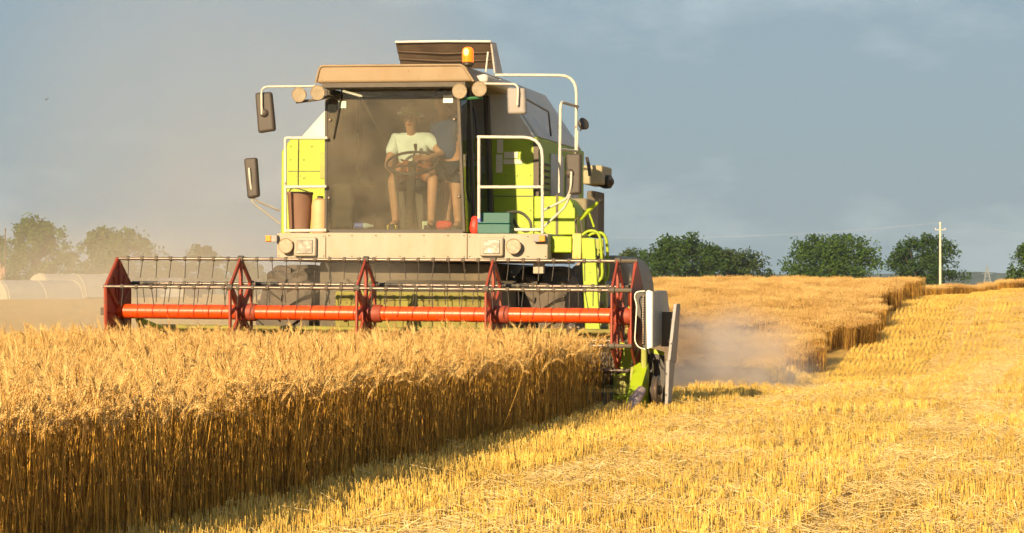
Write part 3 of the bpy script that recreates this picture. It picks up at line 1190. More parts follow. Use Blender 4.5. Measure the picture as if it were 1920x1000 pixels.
# --- drive wheels with chevron lugs
RW, WW = .74, .62
tyre_m = MB().lathe([(.38, -WW / 2 + .05), (.55, -WW / 2 - .01), (RW - .10, -WW / 2), (RW - .045, -WW / 2 + .09), (RW - .035, 0), (RW - .045, WW / 2 - .09), (RW - .10, WW / 2), (.55, WW / 2 + .01), (.38, WW / 2 - .05)], (0, 0, 0), (1, 0, 0), 40).mesh('tyre', RUBBER)
rim_m = MB().lathe([(.10, -.22), (.34, -.20), (.39, -.26), (.41, -.25), (.41, .25), (.39, .26), (.34, .20), (.10, .22)], (0, 0, 0), (1, 0, 0), 28).mesh('rim', LIMED)


def lug_mesh(sgn):
    b = MB()
    steps = 5
    ra, rb = [], []
    for i in range(steps + 1):
        t = i / steps
        x = sgn * (.02 + t * (WW / 2 - .02))
        ang = t * .30
        rr = RW - .04 - (.10 * max(0, t - .75) * 2)
        for lst, h, wv in ((ra, 0, .035), (rb, .055, .024)):
            lst.append([(x, math.sin(ang + wv * s / RW * 1.2) * (rr + h), math.cos(ang + wv * s / RW * 1.2) * (rr + h)) for s in (-1, 1)])
    for i in range(steps):
        b.add([ra[i][0], ra[i][1], ra[i + 1][1], ra[i + 1][0], rb[i][0], rb[i][1], rb[i + 1][1], rb[i + 1][0]],
              [(0, 1, 2, 3), (4, 7, 6, 5), (0, 4, 5, 1), (3, 2, 6, 7), (0, 3, 7, 4), (1, 5, 6, 2)])
    return b.mesh('lug', RUBBER, False)


lug_l, lug_r = lug_mesh(-1), lug_mesh(1)


def wheel(xc, yc, sc_=1.0):
    wo = bpy.data.objects.new('wheel', tyre_m)
    col.objects.link(wo)
    wo.parent = H
    wo.location = (xc, yc, RW * sc_)
    wo.scale = (sc_, sc_, sc_)
    inst(rim_m, 'rim', wo, (0, 0, 0))
    for k in range(18):
        a = 2 * math.pi * k / 18
        inst(lug_l, 'lug', wo, (0, 0, 0), (a, 0, 0))
        inst(lug_r, 'lug', wo, (0, 0, 0), (a + math.pi / 18, 0, 0))
    return wo


wheel(loc(540, 560, 3.3).x, 3.75)
wheel(loc(1012, 560, 3.3).x, 3.75)
wheel(loc(640, 560, 7.0).x, 7.2, .72)
wheel(loc(1100, 560, 7.0).x - .1, 7.2, .72)
# rounded taupe hood over the tail, seen past the ladder
hd = [loc(x, y, 5.2) for x, y in [(1062, 600), (1062, 512), (1085, 490), (1120, 480), (1150, 479), (1166, 485), (1178, 500), (1186, 530), (1190, 600)]]
MB().ext(hd, (0, 1.7, 0)).build('tail_hood', mat('taupe_hood', (0.22, 0.19, 0.15), .6, dust=.5), H, bevel=.05, seg=3)
rect(1112, 527, 1146, 575, 5.0, 5.15).build('tail_bracket', GREYCOV, H, bevel=.01)

# --- cab
fx0, fx1 = loc(613, 300, YC).x, loc(864, 300, YC).x
zc0, zc1 = loc(740, 435, YC).z, loc(740, 163, YC).z
YR = 4.16
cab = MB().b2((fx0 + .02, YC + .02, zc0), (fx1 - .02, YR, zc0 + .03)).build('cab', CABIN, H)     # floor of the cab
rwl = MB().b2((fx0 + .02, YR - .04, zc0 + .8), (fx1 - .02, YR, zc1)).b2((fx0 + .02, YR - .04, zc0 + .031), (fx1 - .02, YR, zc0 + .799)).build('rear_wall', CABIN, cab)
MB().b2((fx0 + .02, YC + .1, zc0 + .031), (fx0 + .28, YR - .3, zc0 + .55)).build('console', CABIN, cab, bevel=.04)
cen = loc(800, 300, YC)
GLASS_F = dusty_glass('dusty_windscreen_glass', .17, cen=tuple(cen))
GLASS_S = dusty_glass('side_window_glass', .10, (0.55, 0.70, 0.66))
ws = [loc(612, 435, YC), loc(869, 435, YC), loc(858, 166, YC), loc(613, 166, YC)]
MB().ext(ws, (0, .008, 0)).build('windscreen', GLASS_F, cab, smooth=False)
# side glass left and right
rx0, rx1 = ws[1].x + .012, ws[2].x + .012
MB().ext([(rx0, YC + .05, zc0), (rx0, YR - .05, zc0), (rx1, YR - .05, zc1), (rx1, YC + .05, zc1)], (.006, 0, 0)).build('side_window', GLASS_S, cab, smooth=False)
lx = ws[0].x - .018
MB().ext([(lx, YC + .05, zc0), (lx, YR - .05, zc0), (lx, YR - .05, zc1), (lx, YC + .05, zc1)], (.006, 0, 0)).build('side_window', GLASS_S, cab, smooth=False)


def pillar(p, q, wx, wy, m=DARK):
    p, q = Vector(p), Vector(q)
    h = Vector((wx / 2, wy / 2, 0))
    k = Vector((wx / 2, -wy / 2, 0))
    MB().loft([p - h, p + k, p + h, p - k], [q - h, q + k, q + h, q - k]).build('pillar', m, cab, bevel=.006)


pillar((ws[1].x + .004, YC + .02, zc0), (ws[2].x + .004, YC + .02, zc1), .035, .05)
pillar((ws[0].x - .008, YC + .02, zc0), (ws[3].x - .008, YC + .02, zc1), .03, .05, MIRB)
pillar((rx0 + .012, 3.2, zc0), (rx1 + .012, 3.2, zc1), .03, .07)
pillar((rx0 + .01, YR - .03, zc0), (rx1 + .01, YR - .03, zc1), .05, .10)
pillar((lx, YR - .03, zc0), (lx, YR - .03, zc1), .05, .10)
MB().tube([(rx0 + .05, 3.28, zc0 + .35), (rx0 + .07, 3.28, zc0 + .5), (rx1 + .07, 3.3, zc1 - .35), (rx1 + .04, 3.3, zc1 - .2)], .014).build('door_handle', BLACK, cab)
sill = rect(616, 431, 868, 437, YC - .015, YC - .001).build('windscreen_sill', MIRB, cab)
MB().b2((ws[3].x, YC - .03, zc1 - .02), (ws[2].x, YC + .1, zc1 + .045)).build('lintel', CREAM, cab, bevel=.015)
for px, py in ((619, 225), (852, 224), (617, 371), (861, 369)):
    MB().lathe([(.018, 0), (.018, .012), (.008, .02)], loc(px, py, YC - .001), (0, -1, 0), 10).build('bolt', STEEL, cab)
rect(831, 179, 849, 193, YC - .006, YC - .001).build('sticker', WHITEP, cab)['label'] = 'small white paper sticker in the upper corner of the windscreen'
rect(634, 190, 649, 203, YC - .006, YC - .001).build('sticker', PALEG, cab)
# wiper
MB().tube([loc(642, 163, YC - .03), loc(636, 200, YC - .03), loc(625, 260, YC - .02)], .008).build('wiper', BLACK, cab)
# roof with its deep visor
YV = 2.38
f0 = [loc(x, y, YV) for x, y in [(592, 156), (888, 153), (868, 122), (600, 124)]]
b0 = [(f0[0].x + .02, YR + .15, f0[0].z), (f0[1].x + .0, YR + .15, f0[1].z), (f0[2].x - .02, YR + .15, f0[2].z + .03), (f0[3].x + .02, YR + .15, f0[3].z + .03)]
roof = MB().loft(f0, b0).build('roof', CREAMR, cab, bevel=.03, seg=3)
fr_ = [p + Vector((0, -.004, 0)) for p in f0]
MB().tube(rpath([fr_[0], fr_[3], fr_[2], fr_[1]], .05), .013).build('visor_rim', CREAMR, roof)
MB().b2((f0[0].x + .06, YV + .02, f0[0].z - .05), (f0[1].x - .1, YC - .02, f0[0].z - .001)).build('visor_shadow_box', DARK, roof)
# right flank of the roof: vents and dirty sheet
MB().b2((f0[1].x - .10, YC + .1, f0[1].z + .02), (f0[1].x + .06, YR - .1, f0[1].z + .12)).build('roof_flank', TANKS, roof, bevel=.03)

# beacon
bp_ = loc(877, 152, 2.62)
bz = loc(877, 122, 2.62).z - bp_.z
bst = MB().tube([bp_, bp_ + Vector((0, 0, bz))], .014).build('beacon', DARK, H)
MB().lathe([(.045, -.02), (.068, 0), (.068, .02), (.05, .03)], bp_ + Vector((0, 0, bz)), (0, 0, 1), 18).build('beacon_base', BLACK, bst)
BT = bp_ + Vector((0, 0, bz + .031))
MB().lathe([(.064, 0), (.066, .05), (.066, .12), (.058, .148), (.038, .165), (.01, .17)], BT, (0, 0, 1), 18).build('beacon_lens', BEACON, bst)
MB().lathe([(.012, -.02), (.028, 0), (.028, .035), (.01, .055)], BT + Vector((-.005, -.066, .09)), (0, 0, 1), 10).build('beacon_bulb', BULB, bst)

# work lamps
for px, py in ((561, 178), (596, 174), (862, 171), (899, 167)):
    round_lamp(px, py, 2.38, .083, H, 'work_lamp', (0, -1, -.12), .10)
MB().tube([loc(555, 192, 2.45), loc(600, 186, 2.45), loc(620, 180, 2.7)], .016).build('lamp_bracket', DARK, H)
MB().tube([loc(862, 186, 2.45), loc(905, 183, 2.45)], .018).build('lamp_bracket', mat('green_bracket', (.02, .12, .04), .5), H)

# mirrors


def mirror(pxs, yl, arm, material, name='mirror', label=None):
    o = MB().ext([loc(x, y, yl) for x, y in pxs], (0, .09, 0)).build(name, material, H, bevel=.028, seg=3)
    if label:
        o['label'] = label
    for a in arm:
        MB().tube(rpath([loc(*p) for p in a], .08), .013).build('mirror_arm', RAIL, o)
    return o


mirror([(477, 174), (508, 172), (515, 245), (483, 250)], 2.45, [[(590, 162, 2.5), (490, 163, 2.42), (491, 215, 2.42)]], MIRB)
mirror([(456, 297), (480, 295), (485, 369), (463, 373)], 2.55, [[(524, 395, 2.9), (474, 374, 2.6), (469, 340, 2.53), (467, 315, 2.53)], [(525, 420, 2.9), (474, 380, 2.62), (471, 372, 2.6)]], MIRB)
mirror([(950, 164), (984, 165), (986, 214), (951, 214)], 2.5, [[(905, 157, 2.6), (972, 158, 2.46), (970, 198, 2.46)]], MIRP, label='pale upper mirror back on a rusty arm')
mirror([(1060, 289), (1089, 287), (1089, 364), (1064, 366)], 2.75, [[(1020, 394, 2.85), (1064, 373, 2.8), (1071, 350, 2.72), (1071, 322, 2.72)], [(1019, 426, 2.85), (1060, 388, 2.8), (1069, 365, 2.74)]], MIRB)
for px, py in ((495, 212), (1068, 325)):
    MB().lathe([(.05, 0), (.045, .012), (.02, .03)], loc(px, py, 2.44 if px < 900 else 2.74), (0, -1, 0), 14).build('mirror_boss', MIRB, H)


# rails
def rail(pts, name='guard_rail', r=.018, m=RAIL, par=None, rad=.1):
    return MB().tube(rpath([loc(*p) for p in pts], rad), r, 10).build(name, m, par or H)


rl = rail([(535, 435, 2.66), (535, 259, 2.66), (614, 259, 2.66)], rad=.02)
rail([(535, 351, 2.66), (612, 350, 2.66)], 'rail_bar', par=rl)
rail([(560, 262, 3.0), (559, 350, 3.0)], 'rail_bar', .007, DARK, rl)
rail([(535, 433, 2.64), (612, 432, 2.64)], 'rail_bar', par=rl)
rr_ = rail([(895, 257, 2.66), (1017, 258, 2.66), (1017, 438, 2.66)], rad=.22)
rail([(898, 410, 2.66), (898, 259, 2.66)], 'rail_bar', par=rr_)
rail([(898, 351, 2.66), (1015, 351, 2.66)], 'rail_bar', par=rr_)
rail([(965, 431, 2.70), (1016, 431, 2.70)], 'rail_bar', par=rr_)
r3 = rail([(930, 141, 4.3), (1000, 141, 4.1), (1081, 142, 3.9), (1080, 290, 3.9)], rad=.22)
r4 = rail([(1049, 362, 3.2), (1051, 191, 3.2), (1083, 200, 3.9)], rad=.10)
rail([(1049, 280, 3.25), (1082, 284, 3.9)], 'rail_bar', .016, par=r4)
rail([(1083, 245, 3.9), (1082, 290, 3.9)], 'rail_bar', .012, par=r3)
sm = MB().lathe([(.02, -.06), (.06, -.04), (.075, .0), (.06, .015)], loc(1095, 232, 3.9), (.75, -.6, .35), 14).build('flank_lamp', BLACK, H)
MB().tube([loc(1088, 245, 3.9), loc(1093, 236, 3.93)], .012).build('lamp_stem', STEEL, sm)

# right-hand housings
MB().ext([loc(x, y, 3.62) for x, y in [(1001, 441), (1001, 368), (1050, 368), (1068, 374), (1080, 390), (1084, 410), (1084, 441)]], (0, .45, 0)).build('side_cover', LIME, H, bevel=.012)
rect(1042, 366, 1046, 441, 3.608, 3.62).build('cover_seam', DARK, H)
rect(1046, 372, 1100, 432, 4.1, 4.9).build('fuel_housing', mat('olive_side_sheet', (.13, .12, .07), .6, dust=.4), H, bevel=.03)
au = rect(1093, 310, 1129, 346, 4.9, 5.6).build('auger_housing', mat('olive_housing', (.30, .27, .16), .6, dust=.4), H, bevel=.02)
MB().lathe([(.05, -.1), (.085, 0), (.08, .08), (.03, .12)], loc(1133, 341, 5.2), (1, -.3, -.05), 14).build('auger_cap', BLACK, au)
MB().tube(rpath([loc(1100, 295, 4.7), loc(1104, 310, 4.7), loc(1106, 330, 4.7)], .1), .02).build('cable', BLACK, au)
rect(1100, 358, 1116, 445, 4.95, 5.6).build('flank_post', CHASSIS, H, bevel=.02)
# lever
lv = MB().tube([loc(1088, 412, 3.2), loc(1104, 394, 3.2), loc(1121, 380, 3.2)], [.022, .028, .02], 8).build('lever', LIME, H)
MB().lathe([(.012, -.03), (.03, -.01), (.032, .012), (.015, .03)], loc(1125, 377, 3.2), (.7, 0, .7), 12).build('knob', BLACK, lv)
MB().tube([loc(1105, 400, 3.2), loc(1109, 412, 3.2), loc(1114, 426, 3.2)], .012).build('trigger', LIME, lv)
MB().tube([loc(1083, 438, 3.2), loc(1079, 414, 3.2), loc(1088, 404, 3.2), loc(1093, 440, 3.2)], .013).build('lever_link', STEEL, lv)
# ladder landing and ladder
MB().b2(loc(1028, 474, 2.75), (loc(1072, 443, 2.75).x, 3.6, loc(1050, 443, 2.75).z)).build('landing', LIME, H, bevel=.012)
rect(1072.5, 438, 1090, 486, 2.78, 3.2).build('landing_bracket', mat('tan_bracket', (.50, .42, .10), .6, dust=.5, rust=.4), H, bevel=.01)
l0 = [loc(1090, 446, 2.72), loc(1115, 447, 2.72), loc(1125, 622, 2.72), loc(1097, 622, 2.72)]
ld = MB().ext(l0, (0, .06, 0)).build('ladder', LIME, H, bevel=.008)
l1 = [p + Vector((0, .52, 0)) for p in l0]
MB().ext(l1, (0, .06, 0)).build('stringer', LIMED, ld)
for k in range(4):
    t = .2 + .25 * k
    p = l0[0] + (l0[3] - l0[0]) * t
    q = l0[1] + (l0[2] - l0[1]) * t
    MB().b2((p.x + .02, p.y + .061, p.z - .015), (q.x - .02, p.y + .519, p.z + .015)).build('step', CHASSIS, ld)
MB().tube(rpath([loc(1092, 441, 2.75), loc(1102, 433, 2.75), loc(1118, 433, 2.75), loc(1126, 446, 2.75), loc(1130, 520, 2.75), loc(1122, 528, 2.75)], .08), .017, 10).build('hand_rail', LIME, ld)
MB().tube(rpath([loc(1102, 444, 3.2), loc(1112, 437, 3.2), loc(1130, 436, 3.2), loc(1138, 450, 3.2), loc(1141, 518, 3.2), loc(1133, 528, 3.2)], .08), .017, 10).build('hand_rail', LIME, ld)

# seat, wheel and column inside the cab
xs_, ys_ = loc(778, 330, 3.55).x, 3.62
zs = loc(778, 335, 3.45).z
seat = MB().b2((xs_ - .26, ys_ - .28, zs - .14), (xs_ + .26, ys_ + .25, zs)).build('seat', SEATM, cab, bevel=.05, seg=3)
MB().box((xs_, ys_ + .30, zs + .34), (.5, .12, .72), (R_(-8), 0, 0)).build('backrest', SEATM, cab, bevel=.05, seg=3)
MB().b2((xs_ - .18, ys_ - .2, zc0 + .031), (xs_ + .18, ys_ + .2, zs - .141)).build('seat_base', DARK, cab)
sw = loc(773, 306, 3.05)
axw = Vector((0.05, -.48, .88)).normalized()
u_ = axw.orthogonal().normalized()
v_ = axw.cross(u_)
RWH = .29
ring = [sw + (u_ * math.cos(2 * math.pi * k / 28) + v_ * math.sin(2 * math.pi * k / 28)) * RWH for k in range(29)]
swo = MB().tube(ring, .016, 8, False).build('steering_wheel', BLACK, cab)
bk = Vector((0, 1, 0))
bk = (bk - axw * bk.dot(axw)).normalized()
sd = axw.cross(bk)
spk = MB()
for a in (0.15, 2.2, 4.1):
    spk.tube([sw - axw * .03, sw + (bk * math.cos(a) + sd * math.sin(a)) * RWH], .012)
spk.lathe([(.06, -.05), (.06, .0), (.03, .01)], sw, axw, 14)
spk.tube([sw + (bk * .98 + sd * .1) * RWH, sw + (bk * .98 + sd * .1) * RWH + axw * .10], [.012, .022], 8)
spk.build('wheel_spokes', BLACK, cab)
MB().tube([sw - axw * .04, Vector((sw.x, sw.y - .12, zc0 + .03))], [.045, .06], 10).build('steering_column', CABIN, cab)
MB().tube([loc(737, 303, 2.95), loc(742, 350, 2.95), loc(753, 432, 2.95)], .012).build('control_rod', DARK, cab)
MB().b2(loc(640, 250, 4.05), loc(672, 330, 4.10)).build('rear_pane', PALEG, cab)

# ------------------------------------------------------------------ cutting header with its reel
HD = thing('cutting_header', 'wide cutting header with red six-bar reel in front of the harvester', 'header', (0, 0, 0), M)
AX = loc(685, 588, 0)
RZ = AX.z
RR = .548
D0 = R_(2.2)
verts6 = [(0.74 * RR * math.cos(math.pi / 2 + D0 + k * math.pi / 3), RZ + RR * math.sin(math.pi / 2 + D0 + k * math.pi / 3)) for k in range(6)]
XP = [-2.675, -1.335, 0.0, 1.33, 2.60]
XR = 2.66
# shaft in one tube with thin seam rings
sh = MB().tube([(-2.68, 0, RZ), (2.68, 0, RZ)], .076, 24).build('reel_shaft', RED, HD)
seam = MB().lathe([(.0765, -.002), (.0775, -.0015), (.0775, .0015), (.0765, .002)], (0, 0, 0), (1, 0, 0), 24).mesh('seam_ring', REDP)
for i in range(33):
    xx = -2.5 + i * .1555
    inst(seam, 'seam_ring', sh, (xx, 0, RZ), (0, 0, 0))
hub = MB().lathe([(.085, -.11), (.092, -.10), (.092, .10), (.085, .11)], (0, 0, 0), (1, 0, 0), 20).mesh('hub', REDP)


def plate_open(b, x, th=.022):
    pts = [Vector((0, y, z)) for y, z in verts6]
    c = Vector((0, 0, RZ))
    n = 6
    rim = .052
    def seg(p, q, wd, t2=th):
        d = (q - p).normalized()
        s = Vector((0, -d.z, d.y)) * wd / 2
        b.ext([p - s + Vector((x - t2 / 2, 0, 0)), p + s + Vector((x - t2 / 2, 0, 0)), q + s + Vector((x - t2 / 2, 0, 0)), q - s + Vector((x - t2 / 2, 0, 0))], (t2, 0, 0))
    for k in range(n):
        seg(pts[k], pts[(k + 1) % n], rim, th)
        seg(c, pts[k], .085 if k % 2 else .06, th * 1.3)
    # pressed web between the spokes of the middle
    web = [c + (p - c) * .40 for p in pts]
    b.ext([p + Vector((x - th * .35, 0, 0)) for p in web], (th * .7, 0, 0))
    for k in range(n):
        m_ = (pts[k] + pts[(k + 1) % n]) / 2
        if k in (1, 2, 4):
            seg(c + (pts[k] - c) * .3, m_, .045, th * .8)
    return b


for i, x in enumerate(XP):
    if i == 0:
        b = MB().ext([(x - .012, y, z) for y, z in verts6], (.024, 0, 0))
        o = b.build('reel_end_plate', REDP, HD, bevel=.006)
        for k in range(6):
            y, z = verts6[k]
            MB().tube([(x + .018, y * .2, RZ + (z - RZ) * .2), (x + .018, y * .93, RZ + (z - RZ) * .93)], .016, 6).build('plate_rib', REDP, o)
            y2, z2 = verts6[(k + 1) % 6]
            MB().tube([(x, y, z), (x, y2, z2)], .020, 6).build('plate_rim', REDP, o)
            MB().tube([(x + .018, (y + y2) * .18, RZ + (z + z2 - 2 * RZ) * .18), (x + .018, (y + y2) * .44, RZ + (z + z2 - 2 * RZ) * .44)], .011, 6).build('plate_rib', REDP, o)
    else:
        o = plate_open(MB(), x).build('reel_spider', REDP, HD, bevel=.004)
        inst(hub, 'hub', o, (x + .06, 0, RZ))
        for y, z in verts6:
            MB().lathe([(.03, -.03), (.036, -.025), (.036, .025), (.03, .03)], (x, y, z), (1, 0, 0), 10).build('bearing', DARK, o)
# outer right disc, pressed and ribbed
xo = 2.78
b = MB().ext([(xo, y * 1.02, RZ + (z - RZ) * 1.02) for y, z in verts6], (.02, 0, 0))
od = b.build('reel_end_plate', REDP, HD, bevel=.006)
for k in range(6):
    y, z = verts6[k]
    y2, z2 = verts6[(k + 1) % 6]
    MB().tube([(xo - .002, y * .18, RZ + (z - RZ) * .18), (xo - .035, y * .5, RZ + (z - RZ) * .5), (xo - .002, y * .97, RZ + (z - RZ) * .97)], .018, 6).build('plate_rib', REDP, od)
    MB().tube([(xo, (y + y2) * .1, RZ + (z + z2 - 2 * RZ) * .1), (xo, (y + y2) * .48, RZ + (z + z2 - 2 * RZ) * .48)], .012, 6).build('plate_rib', REDP, od)
    MB().tube([(2.6, y, z), (2.80, y, z)], .022, 8).build('bar_bearing', DARK, od)
# tine bars
bar_m = MB().tube([(-2.70, 0, 0), (2.64, 0, 0)], .0165, 10).mesh('tine_bar', STEEL)
collar_m = MB().lathe([(.019, -.018), (.025, -.013), (.025, .013), (.019, .018)], (0, 0, 0), (1, 0, 0), 10).mesh('collar', DARK)
sock_m = MB().tube([(0, 0, 0), (0, 0, -.035)], .012, 6).mesh('tine_socket', DARK)
tine_ms = []
for k in range(5):
    r_ = random.Random(k)
    dx = r_.uniform(-.022, .012)
    tine_ms.append(MB().tube([(0, 0, -.02), (dx * .4, .006, -.10), (dx, .010, -.20)], .005, 6).mesh('tine', TINE))
rr2 = random.Random(5)
for k, (y, z) in enumerate(verts6):
    bo = inst(bar_m, 'tine_bar', HD, (0, y, z))
    off = (k * .067) % .155
    x = -2.56 + off
    while x < 2.56:
        if min(abs(x - q) for q in XP) > .04:
            inst(collar_m, 'collar', bo, (x, 0, 0))
            inst(rr2.choice(tine_ms), 'tine', bo, (x + .004, 0, 0), (rr2.uniform(-.06, .06), rr2.gauss(0, .045), 0))
        x += .1555
    # black sleeve beside each spider on the rear bar
for x in XP[:-1]:
    y, z = verts6[5]
    MB().tube([(x + .03, y, z), (x + .30, y, z)], .022, 8).build('bar_sleeve', BLACK, HD)
# trough: back sheet, floor, cutter bar with fingers
hb = MB().b2((-2.72, 1.02, .20), (2.60, 1.06, loc(640, 618, 1.0).z)).build('back_sheet', LIMED, HD, bevel=.01)
MB().tube([(-2.72, 1.0, loc(640, 618, 1.0).z), (2.60, 1.0, loc(640, 618, 1.0).z)], .035, 8).build('top_tube', FEEDM, HD)
MB().ext([(-2.72, .12, .10), (2.70, .12, .10), (2.70, 1.04, .16), (-2.72, 1.04, .16)], (0, 0, -.02)).build('floor_sheet', CHASSIS, HD)
au_ = MB().tube([(-2.68, .62, .42), (2.58, .62, .42)], .17, 16).build('feed_auger', CHASSIS, HD)
fin = MB().loft([(-.02, 0, -.012), (.02, 0, -.012), (.02, 0, .012), (-.02, 0, .012)], [(-.003, -.11, -.004), (.003, -.11, -.004), (.003, -.11, .004), (-.003, -.11, .004)]).mesh('knife_guard', CHASSIS)
cb = MB().b2((-2.72, .10, .075), (2.70, .16, .10)).build('cutter_bar', CHASSIS, HD)
for i in range(70):
    inst(fin, 'knife_guard', cb, (-2.68 + i * .0767, .10, .088))
# left end: side sheet, arm, block on the shaft end
MB().ext([(-2.76, -.15, .08), (-2.76, 1.06, .12), (-2.76, 1.06, .78), (-2.76, .5, .60), (-2.76, .0, .30)], (.03, 0, 0)).build('side_sheet', LIME, HD, bevel=.006)
MB().tube([loc(262, 600, .1), loc(292, 612, .6), loc(320, 622, 1.0)], .030, 8).build('reel_arm', LIME, HD)
MB().tube([loc(255, 585, .05), loc(268, 620, .4)], .035, 8).build('reel_arm', LIMED, HD)
blk = MB().tube([(-2.69, 0, RZ), (-2.74, 0, RZ)], .045, 10).build('shaft_bearing', DARK, HD)
rect(188, 577, 201, 591, -.06, .04).build('bearing_block', DARK, HD, bevel=.006)
rect(1065, 612, 1086, 634, .98, 1.02).build('tube_clamp', STEEL, HD, bevel=.006)
MB().tube([loc(1070, 628, .9), loc(1071, 612, .9), loc(1071, 606, .9)], [.05, .05, .02], 10).build('hydraulic_ram', STEEL, HD)
# right end
y0 = -.42
cv = [loc(x, y, y0) for x, y in [(1211, 547), (1216, 544), (1223, 547), (1222, 652), (1213, 655)]]
cvo = MB().ext(cv, (0, .012, 0)).build('drive_cover', CREAMW, HD, bevel=.004)
c1 = [loc(1222.5, 547, y0 + .013), loc(1222, 653, y0 + .013), loc(1253, 641, .62), loc(1248, 582, .62), loc(1240, 545, .45)]
xm = c1[0].x
c1 = [Vector((xm + .012 * i, p.y, p.z)) for i, p in zip((0, 0, 1, 1, .6), c1)]
MB().ext(c1, (.012, 0, 0)).build('cover_side', GREYCOV, cvo, bevel=.004)
MB().ext([Vector((xm - .085, p.y + .03, p.z)) for p in c1], (.08, 0, 0)).build('cover_inside', BLACK, cvo)
gw = [loc(x, y, y0 - .01) for x, y in [(1209, 546), (1193, 547), (1189, 556), (1194, 572), (1190, 640), (1197, 652), (1210, 655)]]
MB().tube(rpath(gw, .04), .006, 8).build('guard_wire', CREAMW, cvo)
MB().ext([loc(x, y, y0 + .12) for x, y in [(1192, 549), (1211, 548), (1211, 640), (1203, 600), (1194, 590)]], (0, .3, 0)).build('drive_box', BLACK, cvo)
lk = MB().box((0, 0, 0), (.012, .03, .012)).mesh('chain_link', STEEL, False)
for i in range(20):
    inst(lk, 'chain_link', cvo, loc(1206.5 - .1 * i * (1 if i < 10 else .3), 556 + i * 4.6, y0 + .02))
MB().b2(loc(1178, 583, -.05), loc(1192, 572, .10)).build('drive_bracket', LIME, HD, bevel=.006)
MB().b2(loc(1180, 602, -.05), loc(1192, 590, .05)).build('drive_bracket', LIME, HD, bevel=.004)
# side wall of the header and crop divider
sw0 = [Vector((2.74, y, z)) for y, z in [(-.20, .07), (1.05, .07), (1.05, .82), (.30, .72), (-.02, .48)]]
MB().ext(sw0, (.03, 0, 0)).build('side_sheet', LIMED, HD, bevel=.006)
MB().ext([loc(x, y, .25) for x, y in [(1152, 640), (1214, 652), (1246, 660), (1240, 700), (1215, 700), (1152, 695)]], (0, .02, 0)).build('cross_sheet', LIME, HD, bevel=.004)
MB().ext([loc(x, y, .30) for x, y in [(1150, 700), (1246, 700), (1246, 772), (1150, 772)]], (0, .02, 0)).build('end_sheet', LIME, HD)
dv = MB().loft([loc(1190, 680, -.05), loc(1216, 680, -.05), loc(1218, 694, .12), loc(1192, 694, .12)],
               [loc(1170, 770, -.55), loc(1190, 770, -.55), loc(1214, 770, -.2), loc(1194, 770, -.2)]).build('crop_divider', LIME, HD, bevel=.006)
MB().tube([loc(1203, 732, -.35), loc(1190, 752, -.5), loc(1177, 774, -.68)], [.05, .062, .045], 12).build('divider_roller', mat('mauve_roller', (.22, .17, .20), .5, dust=.3), dv)
MB().tube([loc(1207, 655, -.1), loc(1208, 690, -.08)], .03, 8).build('divider_post', LIMED, dv)
MB().tube([loc(1150, 695, -.1), loc(1168, 695, -.1)], .015, 8).build('knife_drive', STEEL, HD)
pu = MB().lathe([(.04, -.03), (.14, -.03), (.15, -.025), (.13, 0), (.15, .025), (.14, .03), (.04, .03)], loc(1230, 732, -.1), (1, 0, 0), 24).build('pulley', STEEL, HD)
MB().lathe([(.02, -.06), (.05, -.05), (.05, .05), (.02, .06)], loc(1230, 732, -.1), (1, 0, 0), 14).build('pulley_hub', DARK, pu)
MB().ext([loc(x, y, .24) for x, y in [(1214, 660), (1246, 668), (1246, 765), (1218, 765)]], (0, .02, 0)).build('drive_recess', BLACK, HD)
# leaning outer shield of two overlapping sheets
s0 = [loc(1263, 570, -.15), loc(1251, 676, -.25), loc(1251, 676, -.25) + Vector((.0, .42, -.03)), loc(1263, 570, -.15) + Vector((0, .26, 0))]
MB().ext(s0, (.032, 0, 0)).build('outer_shield', GREYPL, HD, bevel=.004)
s1 = [loc(1249, 676, -.26), loc(1246, 768, -.28), loc(1246, 768, -.28) + Vector((0, .22, 0)), loc(1249, 676, -.26) + Vector((0, .40, 0))]
MB().ext(s1, (.034, 0, 0)).build('outer_shield', GREYPL, HD, bevel=.004)
MB().b2(loc(1240, 585, .15), loc(1262, 650, .2)).build('shield_bracket', DARK, HD)
for py in (600, 640, 700, 740):
    inst(bolt_m, 'shield_bolt', HD, loc(1262 - (py - 570) * .11 if py < 676 else 1248, py, -.29))
MB().tube(rpath([loc(1195, 655, -.2), loc(1182, 690, .0), loc(1190, 720, .15), loc(1212, 742, .2)], .1), .014, 8).build('drive_hose', RUBHOSE, HD)
MB().tube(rpath([loc(1215, 655, .1), loc(1226, 690, .05), loc(1219, 725, .1)], .08), .010, 8).build('drive_hose', RUBHOSE, HD)
MB().b2(loc(1152, 705, .285), loc(1176, 740, .299)).build('end_gusset', LIMED, HD, bevel=.004)

# ------------------------------------------------------------------ things carried on the deck
dz = fz_top + .001


def deck_base(px, yl):
    p = loc(px, 437, yl)
    return Vector((p.x, yl, dz - .004))


